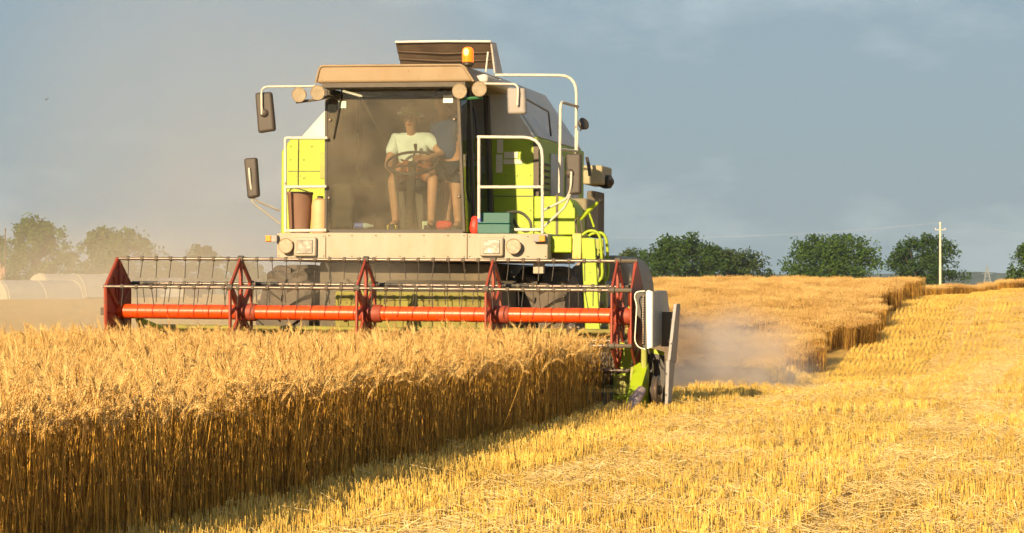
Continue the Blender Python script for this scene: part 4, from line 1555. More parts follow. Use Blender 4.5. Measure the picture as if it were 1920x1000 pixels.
b_ = deck_base(562, 2.95)
o = MB().lathe([(.105, .0), (.118, .02), (.145, .44), (.152, .45), (.15, .475), (.135, .475), (.132, .44)], b_, (0, 0, 1), 22).build('bucket', BUCKET, None, org=b_, frame=M)
tag(o, 'brown plastic bucket behind the left guard rail', 'bucket')
hw_ = MB().tube(rpath([b_ + Vector((-.14, 0, .46)), b_ + Vector((-.08, -.06, .53)), b_ + Vector((.05, -.08, .50)), b_ + Vector((.14, 0, .46))], .06), .007).build('bucket_handle', DARK, o)
b_ = deck_base(600, 2.95)
o = MB().lathe([(.085, 0), (.10, .015), (.105, .15), (.10, .33), (.085, .38), (.05, .40)], b_, (0, 0, 1), 20).build('canister', CANM, None, org=b_, frame=M)
tag(o, 'tan plastic canister next to the brown bucket', 'canister')
MB().lathe([(.035, .38), (.035, .425), (.02, .43)], b_, (0, 0, 1), 14).build('canister_cap', DARK, o)
b_ = deck_base(929, 2.85)
tb = thing('toolbox', 'teal metal toolbox on the deck right of the cab', 'toolbox', b_, M)
tx = loc(960, 420, 2.75).x - loc(899, 420, 2.75).x
tz = loc(930, 399, 2.75).z - dz
MB().b2((b_.x - tx / 2, 2.74, dz), (b_.x + tx / 2, 3.0, dz + tz * .46)).build('box_body', TEAL, tb, bevel=.006)
MB().b2((b_.x - tx / 2, 2.74, dz + tz * .48), (b_.x + tx / 2, 3.0, dz + tz)).build('lid', TEAL, tb, bevel=.006)
MB().b2((b_.x - tx / 2 + .01, 2.734, dz + tz * .55), (b_.x - tx / 2 + .045, 2.7395, dz + tz * .95)).build('blue_patch', BLUEP, tb)
b_ = deck_base(889, 2.80)
o = MB().lathe([(.03, 0), (.055, .03), (.06, .09), (.05, .15), (.055, .17), (.03, .20)], b_, (0.1, 0, 1), 9).build('plastic_bag', REDBAG, None, org=b_, frame=M)
tag(o, 'crumpled red plastic bag wedged beside the teal toolbox', 'bag')
b_ = loc(975, 436, 3.0)
o = MB().tube(rpath([loc(950, 399, 3.1), loc(975, 396, 3.05), loc(994, 412, 3.0), loc(997, 430, 3.0), loc(985, 436, 3.0), loc(968, 425, 2.95), loc(962, 410, 2.95)], .12), .016, 8).build('hose', RUBHOSE, None, org=b_, frame=M)
tag(o, 'black rubber hose looped beside the teal toolbox', 'hose')
# oddments on the cab floor
zf = zc0 + .031


def floor_base(px, yl):
    return Vector((loc(px, 430, yl).x, yl, zf))


b_ = floor_base(672, 2.9)
bt = thing('water_bottle', 'clear water bottle with blue label lying on the cab floor', 'bottle', b_, M)
CLEARP = mat('clear_bottle', (.45, .55, .55), .15, var=.05)
MB().lathe([(.03, 0), (.037, .01), (.037, .075), (.036, .0755)], b_ + Vector((-.12, 0, .04)), (1, .1, 0), 14).build('bottle_end', CLEARP, bt)
MB().lathe([(.0375, 0), (.0375, .10)], b_ + Vector((-.044, .008, .04)), (1, .1, 0), 14).build('bottle_label', BLUEP, bt)
MB().lathe([(.037, 0), (.035, .04), (.014, .08), (.014, .11)], b_ + Vector((.057, .018, .04)), (1, .1, 0), 14).build('bottle_neck', CLEARP, bt)
b_ = floor_base(735, 2.85)
o = MB().b2(b_ + Vector((-.055, -.03, 0)), b_ + Vector((.055, .04, .05))).build('packet', YELLOWP, None, org=b_, frame=M, bevel=.006)
tag(o, 'small yellow packet on the cab floor below the driver', 'packet')
b_ = floor_base(797, 2.82)
o = MB().b2(b_ + Vector((-.03, -.02, 0)), b_ + Vector((.03, .03, .09))).build('carton', mat('pale_carton', (.6, .7, .5), .6), None, org=b_, frame=M, bevel=.004)
tag(o, 'small pale carton standing by the driver\'s shoe', 'carton')
b_ = floor_base(832, 2.86)
o = MB().lathe([(.02, -.09), (.05, -.07), (.055, 0), (.045, .07), (.02, .10)], b_ + Vector((0, 0, .05)), (1, 0, .05), 9).build('cloth_bundle', REDBAG, None, org=b_, frame=M)
tag(o, 'red bundle lying between two pairs of feet in the cab', 'bundle')
b_ = floor_base(650, 2.86)
o = MB().b2(b_ + Vector((-.10, -.02, 0)), b_ + Vector((.02, .05, .035))).build('rag', mat('rust_rag', (.28, .10, .05), .9, bump=.4), None, org=b_, frame=M, bevel=.015)
tag(o, 'rust red rag in the left corner of the cab floor', 'rag')

# ------------------------------------------------------------------ people in the cab


def skinned(name, joints, edges, material, parent, root, levels=2):
    org = ORG[parent.name]
    names = list(joints)
    me = bpy.data.meshes.new(name)
    me.from_pydata([tuple(Vector(joints[k][0]) - org) for k in names], [(names.index(a), names.index(b)) for a, b in edges], [])
    o = bpy.data.objects.new(name, me)
    col.objects.link(o)
    o.parent = parent
    md = o.modifiers.new('skin', 'SKIN')
    md.use_smooth_shade = True
    sv = me.skin_vertices[0].data
    for i, k in enumerate(names):
        r = joints[k][1]
        sv[i].radius = r if isinstance(r, tuple) else (r, r)
        sv[i].use_root = (k == root)
    s2 = o.modifiers.new('subd', 'SUBSURF')
    s2.levels = levels
    s2.render_levels = levels
    me.materials.append(material)
    ORG[o.name] = org
    return o


def fingers(J, E, wrist, tip_dir, palm_dir, side, tagn):
    """palm and five separate bent fingers"""
    wv = Vector(J[wrist][0])
    t = Vector(tip_dir).normalized()
    s = Vector(side).normalized()
    p = Vector(palm_dir).normalized()
    pk = tagn + 'palm'
    J[pk] = (wv + t * .07, .030)
    E.append((wrist, pk))
    for i, (o_, l_) in enumerate(((-.030, .062), (-.010, .074), (.011, .070), (.030, .054))):
        a, b, c = tagn + 'f%da' % i, tagn + 'f%db' % i, tagn + 'f%dc' % i
        J[a] = (wv + t * .095 + s * o_, .011)
        J[b] = (wv + t * (.095 + l_ * .5) + s * o_ + p * .022, .010)
        J[c] = (wv + t * (.095 + l_ * .55) + s * o_ + p * .055, .009)
        E += [(pk, a), (a, b), (b, c)]
    a, b = tagn + 'ta', tagn + 'tb'
    J[a] = (wv + t * .05 - s * .045 + p * .012, .012)
    J[b] = (wv + t * .085 - s * .055 + p * .035, .010)
    E += [(pk, a), (a, b)]


# driver, seated
hipz = zs + .10
db = Vector((xs_, 3.30, zf))
PD = thing('person', 'person in pale mint T-shirt and pale brimmed hat seated at the steering wheel', 'person', db, M)
hd_ = loc(770, 224, 3.42)
shl, shr = loc(741, 262, 3.50), loc(806, 262, 3.50)
ell, elr = loc(727, 312, 3.32), loc(829, 290, 3.32)
hnl, hnr = loc(738, 322, 3.05), loc(801, 297, 2.98)
knl, knr = loc(737, 338, 3.02), loc(812, 334, 3.02)
ftl, ftr = Vector((loc(742, 425, 3.0).x, 3.0, zf + .085)), Vector((loc(808, 425, 3.0).x, 3.0, zf + .085))
pel = Vector((xs_ - .01, 3.55, hipz))
nk = Vector((hd_.x, 3.49, shl.z + .055))
J = {'pel': (pel, (.16, .13)), 'bel': (pel + Vector((0, -.02, .17)), (.155, .13)), 'che': (Vector((nk.x, 3.52, shl.z - .10)), (.165, .12)),
     'nk': (nk, .06), 'jaw': (hd_ + Vector((0, -.025, -.095)), (.052, .06)), 'chk': (hd_ + Vector((0, -.015, -.045)), (.074, .088)), 'hd': (hd_ + Vector((0, 0, .02)), (.082, .10)), 'top': (hd_ + Vector((0, .015, .09)), (.062, .075)),
     'shl': (shl, .065), 'ell': (ell, .046), 'wrl': (hnl, .032), 'shr': (shr, .065), 'elr': (elr, .048), 'wrr': (hnr, .034),
     'hil': (pel + Vector((-.11, -.05, -.02)), .10), 'knl': (knl, .068), 'cal': (knl.lerp(ftl, .35), .062), 'anl': (ftl, .042), 'tol': (ftl + Vector((-.01, -.15, -.045)), .04),
     'hir': (pel + Vector((.11, -.05, -.02)), .10), 'knr': (knr, .068), 'car': (knr.lerp(ftr, .35), .062), 'anr': (ftr, .042), 'tor': (ftr + Vector((.01, -.15, -.045)), .04)}
E = [('pel', 'bel'), ('bel', 'che'), ('che', 'nk'), ('nk', 'jaw'), ('jaw', 'chk'), ('chk', 'hd'), ('hd', 'top'), ('che', 'shl'), ('shl', 'ell'), ('ell', 'wrl'), ('che', 'shr'), ('shr', 'elr'), ('elr', 'wrr'),
     ('pel', 'hil'), ('hil', 'knl'), ('knl', 'cal'), ('cal', 'anl'), ('anl', 'tol'), ('pel', 'hir'), ('hir', 'knr'), ('knr', 'car'), ('car', 'anr'), ('anr', 'tor')]
fingers(J, E, 'wrl', (.5, -.5, .3), (.2, -.5, -.7), (.3, .5, .2), 'l')
fingers(J, E, 'wrr', (-.75, -.4, .1), (-.1, -.6, -.6), (.1, .5, -.6), 'r')
bo = skinned('body', J, E, SKIN, PD, 'pel')
# shirt over torso and upper arms
S = {'a': (pel + Vector((0, 0, .0)), (.185, .155)), 'b': (pel + Vector((0, -.02, .17)), (.185, .16)), 'c': (Vector((nk.x, 3.52, shl.z - .10)), (.195, .148)), 'n': (nk + Vector((0, .01, -.015)), .085),
     'l': (shl, .088), 'le': (shl.lerp(ell, .62), .078), 'r': (shr, .088), 're': (shr.lerp(elr, .62), .078)}
skinned('shirt', S, [('a', 'b'), ('b', 'c'), ('c', 'n'), ('c', 'l'), ('l', 'le'), ('c', 'r'), ('r', 're')], SHIRT, PD, 'a')
T = {'a': (pel + Vector((0, 0, .0)), (.175, .145)), 'l': (pel + Vector((-.115, -.06, -.02)), .115), 'lk': ((pel + Vector((-.11, -.05, -.02))).lerp(knl, .82), .092), 'r': (pel + Vector((.115, -.06, -.02)), .115), 'rk': ((pel + Vector((.11, -.05, -.02))).lerp(knr, .82), .092)}
skinned('shorts', T, [('a', 'l'), ('l', 'lk'), ('a', 'r'), ('r', 'rk')], ORSH, PD, 'a')
hc = hd_ + Vector((0, 0, .075))
cp = MB().lathe([(.112, -.02), (.114, .02), (.105, .065), (.07, .10), (.02, .115)], hc, (0, .05, 1), 18).build('hat', CAPM, PD)
MB().lathe([(.113, .0), (.15, -.004), (.165, -.020), (.167, -.026), (.15, -.014), (.113, -.012)], hc, (0.06, .12, 1), 22).build('hat_brim', mat('pale_hat_brim', (.68, .70, .62), .9), cp)
MB().lathe([(.02, -.03), (.025, 0), (.012, .03)], hd_ + Vector((0, -.105, -.01)), (0, -.3, 1), 8).build('nose', SKIN, PD)
for s in (-1, 1):
    MB().lathe([(.002, -.012), (.016, 0), (.002, .012)], hd_ + Vector((s * .036, -.092, .028)), (1, 0, 0), 8).build('eye', HAIR, PD)
    MB().lathe([(.005, -.035), (.016, -.01), (.018, .015), (.006, .035)], hd_ + Vector((s * .092, .01, .0)), (0, 0, 1), 8).build('ear', SKIN, PD)
    f_ = ftl if s < 0 else ftr
    MB().loft([f_ + Vector((-.05, .06, -.083)), f_ + Vector((.05, .06, -.083)), f_ + Vector((.045, .06, .01)), f_ + Vector((-.045, .06, .01))],
              [f_ + Vector((-.04, -.22, -.083)), f_ + Vector((.04, -.22, -.083)), f_ + Vector((.03, -.21, -.035)), f_ + Vector((-.03, -.21, -.035))]).build('shoe', SHOE, PD, bevel=.015)
MB().tube([hd_ + Vector((-.03, -.098, -.062)), hd_ + Vector((0, -.108, -.07)), hd_ + Vector((.03, -.098, -.062))], .006, 6).build('mouth', REDP, PD)

# passenger, standing stooped beside the driver
pb = Vector((loc(845, 430, 3.3).x, 3.35, zf))
PP = thing('person', 'person in blue shirt and dark shorts standing stooped beside the driver', 'person', pb, M)
pv = loc(846, 300, 3.45)
ch = loc(838, 232, 3.45)
h2 = loc(826, 188, 3.32)
kl, kr = loc(838, 365, 3.38), loc(855, 368, 3.42)
fl2, fr2 = Vector((loc(838, 425, 3.3).x, 3.3, zf + .085)), Vector((loc(856, 425, 3.42).x + .02, 3.42, zf + .085))
sl2, sr2 = loc(816, 232, 3.5), loc(858, 226, 3.42)
el2, er2 = loc(822, 268, 3.6), loc(866, 268, 3.40)
hn2, hr2 = loc(832, 300, 3.62), loc(868, 305, 3.36)
J = {'pel': (pv, (.15, .12)), 'bel': (pv.lerp(ch, .5), (.145, .12)), 'che': (ch, (.165, .12)), 'nk': (ch.lerp(h2, .55), .058), 'jaw': (h2 + Vector((0, -.03, -.06)), .07), 'hd': (h2, (.085, .10)), 'top': (h2 + Vector((0, .01, .08)), .065),
     'shl': (sl2, .06), 'ell': (el2, .046), 'wrl': (hn2, .032), 'shr': (sr2, .06), 'elr': (er2, .046), 'wrr': (hr2, .032),
     'hil': (pv + Vector((-.085, 0, -.08)), .095), 'knl': (kl, .066), 'cal': (kl.lerp(fl2, .35), .062), 'anl': (fl2, .042), 'tol': (fl2 + Vector((0, -.15, -.045)), .04),
     'hir': (pv + Vector((.085, 0, -.08)), .095), 'knr': (kr, .066), 'car': (kr.lerp(fr2, .35), .062), 'anr': (fr2, .042), 'tor': (fr2 + Vector((0, -.15, -.045)), .04)}
E = [('pel', 'bel'), ('bel', 'che'), ('che', 'nk'), ('nk', 'jaw'), ('jaw', 'hd'), ('hd', 'top'), ('che', 'shl'), ('shl', 'ell'), ('ell', 'wrl'), ('che', 'shr'), ('shr', 'elr'), ('elr', 'wrr'),
     ('pel', 'hil'), ('hil', 'knl'), ('knl', 'cal'), ('cal', 'anl'), ('anl', 'tol'), ('pel', 'hir'), ('hir', 'knr'), ('knr', 'car'), ('car', 'anr'), ('anr', 'tor')]
fingers(J, E, 'wrl', (.2, -.2, -1), (.5, -.6, 0), (0, .6, 0), 'l')
fingers(J, E, 'wrr', (.1, -.3, -1), (-.5, -.6, 0), (0, .6, 0), 'r')
skinned('body', J, E, SKIN, PP, 'pel')
S = {'a': (pv + Vector((0, 0, -.05)), (.185, .152)), 'b': (pv.lerp(ch, .5), (.17, .145)), 'c': (ch, (.19, .145)), 'n': (ch.lerp(h2, .38), .08),
     'l': (sl2, .085), 'le': (sl2.lerp(el2, .7), .075), 'r': (sr2, .085), 're': (sr2.lerp(er2, .7), .075)}
skinned('shirt', S, [('a', 'b'), ('b', 'c'), ('c', 'n'), ('c', 'l'), ('l', 'le'), ('c', 'r'), ('r', 're')], BLUESH, PP, 'a')
T = {'a': (pv, (.168, .138)), 'l': (pv + Vector((-.09, 0, -.08)), .112), 'lk': ((pv + Vector((-.085, 0, -.08))).lerp(kl, .66), .10), 'r': (pv + Vector((.09, 0, -.08)), .112), 'rk': ((pv + Vector((.085, 0, -.08))).lerp(kr, .66), .10)}
sh_ = skinned('shorts', T, [('a', 'l'), ('l', 'lk'), ('a', 'r'), ('r', 'rk')], NAVY, PP, 'a')
MB().lathe([(.09, -.03), (.10, .03), (.085, .08), (.03, .12)], h2 + Vector((0, .02, .01)), (0, .3, 1), 14).build('hair', HAIR, PP)
for s in (-1, 1):
    MB().lathe([(.002, -.012), (.014, 0), (.002, .012)], h2 + Vector((s * .034, -.092, .01)), (1, 0, 0), 8).build('eye', HAIR, PP)
    f_ = fl2 if s < 0 else fr2
    MB().loft([f_ + Vector((-.05, .06, -.083)), f_ + Vector((.05, .06, -.083)), f_ + Vector((.045, .06, .0)), f_ + Vector((-.045, .06, .0))],
              [f_ + Vector((-.04, -.21, -.083)), f_ + Vector((.04, -.21, -.083)), f_ + Vector((.03, -.20, -.035)), f_ + Vector((-.03, -.20, -.035))]).build('shoe', SHOE, PP, bevel=.015)
MB().lathe([(.02, -.03), (.024, 0), (.012, .03)], h2 + Vector((0, -.105, -.02)), (0, -.3, 1), 8).build('nose', SKIN, PP)

# ------------------------------------------------------------------ trees
BARK = mat('tree_bark', (.10, .075, .05), .9, var=.3)


def leaf_mat(name, c0, c1):
    m = straw_mat(name, c0, c1, .55, .25)
    return m


LEAFD = leaf_mat('dark_green_leaves', (.014, .032, .006), (.058, .110, .014))
LEAFM = leaf_mat('mid_green_leaves', (.022, .048, .007), (.095, .170, .020))
LEAFO = leaf_mat('olive_leaves', (.026, .044, .008), (.085, .125, .022))


def tree(px, py_top, py_base, halfw, Y, seed, leafm, label, name='leafy_tree', n_clump=70, per=75, leaf=.42, group='trees behind the fields', dome=.5, skew=0.0, low=.10):
    rnd = random.Random(seed)
    bx, bz = (px - 960) / F * Y, float(gz((px - 960) / F * Y, Y)) - .1
    top = CAMH + (HOR - py_top) / F * Y
    h = top - bz
    wv = halfw / F * Y
    base = Vector((bx, Y, bz))
    root = thing(name, label, 'tree', base, ID, group)
    # trunk and limbs
    t = MB()
    t.tube([base, base + Vector((.1, 0, h * .2)), base + Vector((-.05, .1, h * .45)), base + Vector((.1, 0, h * .7))], [h * .035, h * .028, h * .02, h * .008], 7)
    cl = []
    lobes = []
    for k in range(9):
        a = rnd.uniform(0, 6.28)
        r = wv * math.sqrt(rnd.random()) * .72
        cz = h * rnd.uniform(.30, .78)
        lobes.append((Vector((math.cos(a) * r + skew * cz, math.sin(a) * r * .9, cz)), wv * rnd.uniform(.30, .46)))
    lobes.append((Vector((skew * h, 0, h * .70)), wv * .42))
    for c, r in lobes:
        e = base + c
        s0 = base + Vector((0, 0, h * rnd.uniform(.12, .4)))
        t.tube([s0, s0.lerp(e, .5) + Vector((0, 0, -h * .04)), e], [h * .014, h * .009, h * .003], 5)
    t.build('trunk', BARK, root)
    V, Fc = [], []
    for k in range(int(n_clump * 1.2)):
        # clump centres spread through an uneven dome that reaches nearly to the ground
        a = rnd.uniform(0, 6.28)
        t_ = .04 + .92 * rnd.random() ** .85
        wf = math.sqrt(max(0, 1 - ((t_ - .36) / .64) ** 2)) if t_ > .36 else .84 + .16 * t_ / .36
        rr = rnd.random() ** .4
        bulge = 1 + .22 * math.sin(a * 3 + seed) + .18 * math.sin(a * 5 + t_ * 9 + seed * 2)
        cx = math.cos(a) * wv * wf * rr * bulge * .9
        cy = math.sin(a) * wv * wf * rr * .85
        cz = h * t_ * (.93 + .07 * math.sin(a * 2 + seed))
        cr = wv * rnd.uniform(.13, .27)
        c = base + Vector((cx + skew * cz, cy, cz))
        for i in range(per):
            d = Vector((rnd.gauss(0, 1), rnd.gauss(0, 1), rnd.gauss(0, .8)))
            d.normalize()
            p = c + d * cr * (rnd.random() ** .45)
            if p.z > base.z + h * 1.02:
                continue
            u = Vector((rnd.gauss(0, 1), rnd.gauss(0, 1), rnd.gauss(0, 1))).normalized()
            v = u.orthogonal().normalized()
            s = leaf * rnd.uniform(.55, 1.2)
            o = len(V)
            V += [p - u * s * .5, p + v * s * .32, p + u * s * .5, p - v * s * .32]
            Fc.append((o, o + 1, o + 2, o + 3))
    # sprays standing out of the outline
    for k in range(26):
        a = rnd.uniform(0, math.pi)
        c = base + Vector((math.cos(a) * wv * rnd.uniform(.85, 1.0) + skew * h * .6, rnd.uniform(-.3, .3) * wv, h * (low + .3) + math.sin(a) * h * (.62 - low) * rnd.uniform(.9, 1.05)))
        for i in range(16):
            p = c + Vector((rnd.gauss(0, .3), rnd.gauss(0, .3), rnd.gauss(0, .35))) * (leaf * 1.6)
            u = Vector((rnd.gauss(0, 1), rnd.gauss(0, 1), rnd.gauss(0, 1))).normalized()
            v = u.orthogonal().normalized()
            s = leaf * rnd.uniform(.45, .9)
            o = len(V)
            V += [p - u * s * .5, p + v * s * .32, p + u * s * .5, p - v * s * .32]
            Fc.append((o, o + 1, o + 2, o + 3))
    me = bpy.data.meshes.new('crown')
    me.from_pydata([tuple(p - base) for p in V], [], Fc)
    me.materials.append(leafm)
    o = bpy.data.objects.new('crown', me)
    col.objects.link(o)
    o.parent = root
    return root


tree(1275, 437, 540, 85, 300, 3, LEAFD, 'tall dark green tree just right of the harvester, beyond the rise', n_clump=95, per=85)
tree(1365, 462, 540, 78, 306, 8, LEAFO, 'lower olive green tree joining the tall tree right of the harvester', n_clump=80, per=85)
tree(1185, 466, 545, 55, 330, 12, LEAFO, 'small pale tree half hidden behind the harvester tail', n_clump=50, per=70)
tree(1557, 441, 540, 96, 300, 21, LEAFM, 'broad dome shaped green tree between two gaps of sky', n_clump=120, per=85)
tree(1728, 439, 545, 70, 320, 33, LEAFD, 'dark round tree behind the pale utility pole', n_clump=95, per=85)
tree(1948, 442, 545, 55, 290, 41, LEAFM, 'green tree cut off by the right edge', n_clump=80, per=85)
tree(62, 402, 540, 68, 290, 52, LEAFM, 'tall dusty tree at the far left behind the tunnels', n_clump=80, per=80, skew=.05)
tree(213, 424, 540, 82, 285, 57, LEAFM, 'broad dusty green tree left of the reel', n_clump=95, per=80)
tree(-30, 428, 540, 60, 300, 59, LEAFM, 'dusty tree cut off by the left edge', n_clump=60, per=80)
tree(376, 459, 545, 42, 300, 63, LEAFO, 'small dusty tree seen above the left half of the reel', n_clump=60, per=70)
tree(455, 484, 545, 45, 320, 66, LEAFO, 'low hazy tree close to the left side of the harvester', n_clump=50, per=70)
tree(310, 484, 545, 40, 320, 69, LEAFO, 'low hazy bush between the broad tree and the small tree', n_clump=50, per=70)

# ------------------------------------------------------------------ poles, wires, pylon
POLE = mat('pale_concrete_pole', (.50, .46, .37), .8, var=.08)
WIRE = mat('pale_wire', (.42, .42, .40), .6)
INSU = mat('insulator', (.5, .5, .48), .3)


def pole(px, py_top, Y, label, arm=True, POLE=POLE, rad=1.0):
    x = (px - 960) / F * Y
    z0 = float(gz(x, Y)) - .3
    z1 = CAMH + (HOR - py_top) / F * Y
    b = Vector((x, Y, z0))
    r = thing('utility_pole', label, 'utility pole', b, ID)
    MB().tube([b, b + Vector((0, 0, z1 - z0 - .3))], [.17 * rad, .12 * rad], 10).build('shaft', POLE, r)
    MB().lathe([(.10 * rad, 0), (.16 * rad, .05), (.15 * rad, .22), (.05 * rad, .3)], b + Vector((0, 0, z1 - z0 - .3)), (0, 0, 1), 10).build('pole_head', INSU if arm else POLE, r)
    if arm:
        za = z1 - .95
        MB().b2((x - .62, Y - .05, za - .05), (x + .62, Y + .05, za + .03)).build('crossarm', POLE, r)
        for s in (-.58, .58):
            MB().lathe([(.03, 0), (.07, .06), (.06, .14), (.02, .2)], (x + s, Y, za + .031), (0, 0, 1), 8).build('insulator', INSU, r)
    return Vector((x, Y, z1))


p1 = pole(1763, 416, 300, 'pale concrete utility pole with crossarm in front of dark tree')
p2 = pole(10, 428, 285, 'thin dark utility pole among dusty trees at the left edge', False, BARK, .6)


def wire(a, b, sag, label, r=.009):
    pts = []
    for i in range(25):
        t = i / 24
        p = a.lerp(b, t)
        pts.append(p + Vector((0, 0, -sag * 4 * t * (1 - t))))
    o = MB().tube(pts, r, 5).build('power_wire', WIRE, None, org=pts[0], frame=ID)
    tag(o, label, 'wire')


wire(p1 + Vector((0, 0, -.1)), at(820, 425, 330), 1.6, 'pale power wire running left from the pole behind the harvester')
wire(p1 + Vector((0, 0, -.1)), at(2250, 436, 330), 1.1, 'pale power wire running right from the pole to the edge')
# lattice pylon far off
STEELP = mat('galvanised_lattice', (.20, .22, .24), .7)
Yp = 1200.0
pb_ = at(1851, 552, Yp)
pyl = thing('lattice_pylon', 'tiny grey lattice pylon in front of the blue hills', 'pylon', pb_, ID)
ht = (552 - 498) / F * Yp
bb = MB()
lv_ = [0, .2, .38, .54, .68, .8, .9, 1.0]
for i in range(len(lv_) - 1):
    r0, r1 = 2.3 * (1 - lv_[i]) ** 1.1 + .25, 2.3 * (1 - lv_[i + 1]) ** 1.1 + .25
    c0 = [pb_ + Vector((sx * r0, sy * r0, ht * lv_[i])) for sx, sy in ((-1, -1), (1, -1), (1, 1), (-1, 1))]
    c1_ = [pb_ + Vector((sx * r1, sy * r1, ht * lv_[i + 1])) for sx, sy in ((-1, -1), (1, -1), (1, 1), (-1, 1))]
    for k in range(4):
        bb.tube([c0[k], c1_[k]], .13, 4)
        bb.tube([c0[k], c1_[(k + 1) % 4]], .08, 4)
        bb.tube([c0[(k + 1) % 4], c1_[k]], .08, 4)
bb.build('lattice_mast', STEELP, pyl)
ab = MB()
for z, wv in ((.72, 2.6), (.84, 2.0)):
    ab.tube([pb_ + Vector((-wv, 0, ht * z)), pb_ + Vector((wv, 0, ht * z))], .12, 4)
ab.build('crossarm', STEELP, pyl)

# ------------------------------------------------------------------ tunnels and house at the left
FILM = mat('polytunnel_film', (.26, .28, .28), .35, var=.08, vscale=1.5, dust=.3)
FILME = mat('polytunnel_end', (.42, .38, .30), .6, var=.08, vscale=1.5)


def tunnel(px0, px1, py_top, py_base, Y, length, label, ang):
    x0, x1 = (px0 - 960) / F * Y, (px1 - 960) / F * Y
    cx = (x0 + x1) / 2
    rad = CAMH + (HOR - py_top) / F * Y
    b = Vector((cx, Y, 0))
    b.z = CAMH + (HOR - py_base) / F * Y - .1
    hgt = rad - b.z
    wd = hgt * 1.35
    r = thing('polytunnel', label, 'polytunnel', b, ID, 'polytunnels at the edge of the field')
    rotm = Matrix.Translation(b) @ Matrix.Rotation(ang, 4, 'Z')
    prof = [(math.cos(math.pi * i / 16) * wd, math.sin(math.pi * i / 16) * hgt) for i in range(17)]
    f_ = [rotm @ Vector((-length / 2, y, z)) for y, z in prof]
    k_ = [rotm @ Vector((length / 2, y, z)) for y, z in prof]
    MB().loft(f_, k_).build('cover', FILM, r)
    for s, ring in ((-1, f_), (1, k_)):
        off = rotm.to_3x3() @ Vector((s * .03, 0, 0))
        MB().ext([p + off for p in ring], off).build('end_wall', FILME, r)
    n = int(length / 3)
    for i in range(n + 1):
        x = -length / 2 + .2 + i * (length - .4) / n
        MB().tube([rotm @ Vector((x, y * 1.008, z * 1.01)) for y, z in prof], .05, 4).build('hoop', FILME, r)


tunnel(-110, 18, 526, 563, 262, 9, 'dusty end of a polytunnel cut off by the left edge', R_(-62))
tunnel(0, 130, 526, 560, 255, 8.5, 'nearer pale grey polytunnel below the dusty trees', R_(38))
tunnel(70, 205, 514, 556, 275, 8.0, 'farther grey polytunnel just left of the reel', R_(34))
tunnel(255, 340, 521, 556, 290, 5.2, 'teal tinted low polytunnel seen behind the reel', R_(10))
ROOF = mat('barn_roof_tiles', (.30, .18, .12), .8, var=.2)
WALLM = mat('barn_wall_plaster', (.55, .42, .32), .85, var=.1)
hb_ = at(-22, 556, 295)
hs = thing('barn', 'hazy barn with sloping roof at the left edge', 'barn', hb_, ID)
MB().b2(hb_ + Vector((-3, -2, 0)), hb_ + Vector((3.2, 2, 2.6))).build('wall', WALLM, hs)
MB().ext([hb_ + Vector((-3.4, -2.3, 2.5)), hb_ + Vector((4.4, -2.3, 1.4)), hb_ + Vector((0.2, -2.3, 5.2))], (0, 4.6, 0)).build('roof', ROOF, hs)

# ------------------------------------------------------------------ bird
BIRD = mat('dark_bird', (.05, .045, .04), .8)
bc = at(87, 187, 95)
br = thing('bird', 'small dark bird flying in the sky at the upper left', 'bird', bc, ID)
MB().tube([bc + Vector((-.05, .06, -.01)), bc, bc + Vector((.03, -.05, .01)), bc + Vector((.05, -.09, .015))], [.006, .022, .018, .004], 8).build('body', BIRD, br)
for s in (-1, 1):
    MB().ext([bc + Vector((s * .01, -.03, 0)), bc + Vector((s * .06, -.02, .05)), bc + Vector((s * .10, .03, .06)), bc + Vector((s * .05, .03, .03)), bc + Vector((s * .01, .03, 0))], (0, 0, .005)).build('wing', BIRD, br)


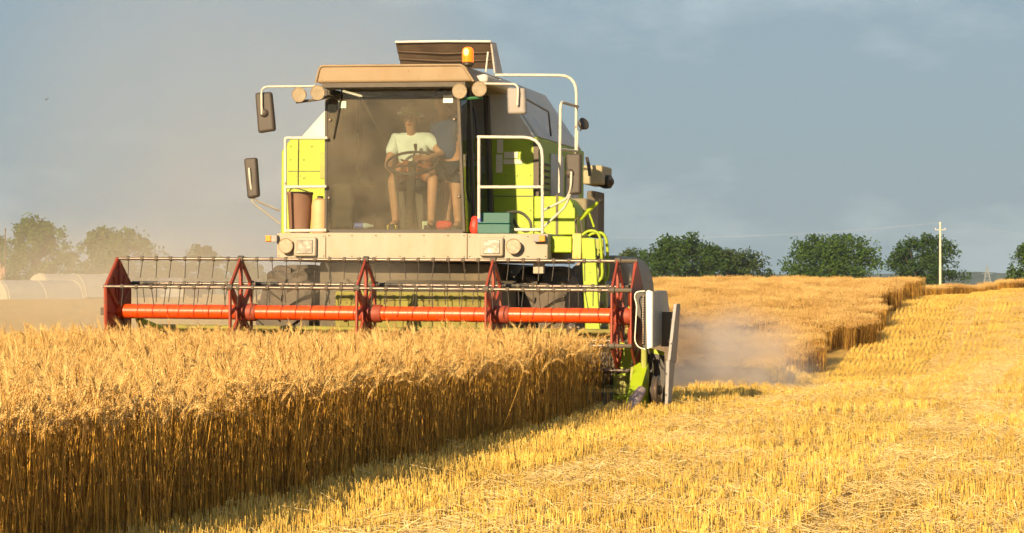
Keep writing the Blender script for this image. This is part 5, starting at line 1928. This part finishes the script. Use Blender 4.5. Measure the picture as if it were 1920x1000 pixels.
# ------------------------------------------------------------------ dust
def dust(name, c, size, dens, colr, label, nscale=1.6, rot=0.0, low=.35, seed=0.0, power=1.0):
    me = bpy.data.meshes.new(name)
    bm = bmesh.new()
    bmesh.ops.create_uvsphere(bm, u_segments=24, v_segments=14, radius=1.0)
    bm.to_mesh(me)
    bm.free()
    o = bpy.data.objects.new(name, me)
    o.location = c
    o.scale = size
    o.rotation_euler = (0, 0, rot)
    col.objects.link(o)
    m = bpy.data.materials.new(name + '_air')
    m.use_nodes = True
    n = m.node_tree.nodes
    l = m.node_tree.links
    n.remove(n['Principled BSDF'])
    pv_ = n.new('ShaderNodeVolumePrincipled')
    pv_.inputs['Color'].default_value = colr + (1,)
    pv_.inputs['Anisotropy'].default_value = 0.0
    t = n.new('ShaderNodeTexCoord')
    ln = n.new('ShaderNodeVectorMath')
    ln.operation = 'LENGTH'
    l.new(t.outputs['Object'], ln.inputs[0])
    fo = n.new('ShaderNodeMapRange')
    fo.interpolation_type = 'SMOOTHSTEP'
    fo.inputs['From Min'].default_value = 0.98
    fo.inputs['From Max'].default_value = 0.05
    l.new(ln.outputs['Value'], fo.inputs['Value'])
    pw = n.new('ShaderNodeMath')
    pw.operation = 'POWER'
    pw.inputs[1].default_value = power
    l.new(fo.outputs[0], pw.inputs[0])
    mp_ = n.new('ShaderNodeMapping')
    mp_.inputs['Location'].default_value = (seed, seed * 2, seed * 3)
    l.new(t.outputs['Object'], mp_.inputs[0])
    no = n.new('ShaderNodeTexNoise')
    no.inputs['Scale'].default_value = nscale
    no.inputs['Detail'].default_value = 4.0
    no.inputs['Roughness'].default_value = 0.55
    l.new(mp_.outputs[0], no.inputs['Vector'])
    nr = n.new('ShaderNodeMapRange')
    nr.inputs['From Min'].default_value = low
    nr.inputs['From Max'].default_value = 0.72
    l.new(no.outputs['Fac'], nr.inputs['Value'])
    mu = n.new('ShaderNodeMath')
    mu.operation = 'MULTIPLY'
    l.new(pw.outputs[0], mu.inputs[0])
    l.new(nr.outputs[0], mu.inputs[1])
    m3 = n.new('ShaderNodeMath')
    m3.operation = 'MULTIPLY'
    m3.inputs[1].default_value = dens
    l.new(mu.outputs[0], m3.inputs[0])
    l.new(m3.outputs[0], pv_.inputs['Density'])
    l.new(pv_.outputs[0], n['Material Output'].inputs['Volume'])
    me.materials.append(m)
    tag(o, label, None, None, 'stuff')
    return o


def chaff():
    rs = random.Random(77)
    P = Plant()
    for i in range(300):
        k = rs.random()
        if k < .35:
            c = Vector((rs.gauss(2.4, .55), rs.gauss(30.0, 1.6), abs(rs.gauss(.15, .35)) + .05))
        else:
            q = M @ Vector((rs.uniform(-2.3, 2.3), rs.uniform(.3, 2.2), .6 + abs(rs.gauss(.2, .35))))
            c = q
        d = Vector((rs.gauss(0, 1), rs.gauss(0, 1), rs.gauss(0, 1))).normalized()
        e = d.orthogonal().normalized()
        L = rs.uniform(.004, .011)
        P.quad(c - d * L - e * .0016, c - d * L + e * .0016, c + d * L + e * .0016, c + d * L - e * .0016, 0)
    o = bpy.data.objects.new('flying_chaff', P.mesh('flying_chaff', [CHAFF], False))
    col.objects.link(o)
    tag(o, 'specks of chaff flying around the reel and in the dust', None, None, 'stuff')


chaff()
DUSTC = (.90, .80, .67)
g1 = at(1330, 668, 29.5)
dust('dust_cloud', (2.6, 32.5, .12), (1.6, 3.0, 1.1), 2.1, (.82, .74, .70), 'thick brown dust rolling out behind the header', 2.4, 0, .36, 1.0)
dust('dust_cloud', (-4.6, 46, 3.0), (6.5, 12, 7.5), .06, DUSTC, 'broad veil of tan dust drifting left behind the harvester', 1.4, 0, .2, 3.0)
dust('dust_cloud', (-12, 66, 1.3), (15, 22, 2.4), .042, DUSTC, 'low tan dust lying over the far field at the left', 1.5, 0, .15, 8.0)
dust('dust_cloud', (loc(745, 520, 2.3).x + CX, 28.2, 1.3), (1.4, 0.8, .6), .5, DUSTC, 'dust hanging under the cab behind the reel', 1.6, 0, .25, 5.0)
# ------------------------------------------------------------------ air between here and the hills
hz = MB().b2((-2500, -60, -6), (2500, 2600, 60)).build('haze', None, None, smooth=False, org=(0, 0, 0), frame=ID)
hm = bpy.data.materials.new('hazy_air')
hm.use_nodes = True
hn = hm.node_tree.nodes
hn.remove(hn['Principled BSDF'])
hv_ = hn.new('ShaderNodeVolumePrincipled')
hv_.inputs['Color'].default_value = (.58, .78, 1.0, 1)
hv_.inputs['Density'].default_value = 0.00011
hm.node_tree.links.new(hv_.outputs[0], hn['Material Output'].inputs['Volume'])
hz.data.materials.append(hm)
tag(hz, 'thin bluish haze over the far fields', None, None, 'stuff')
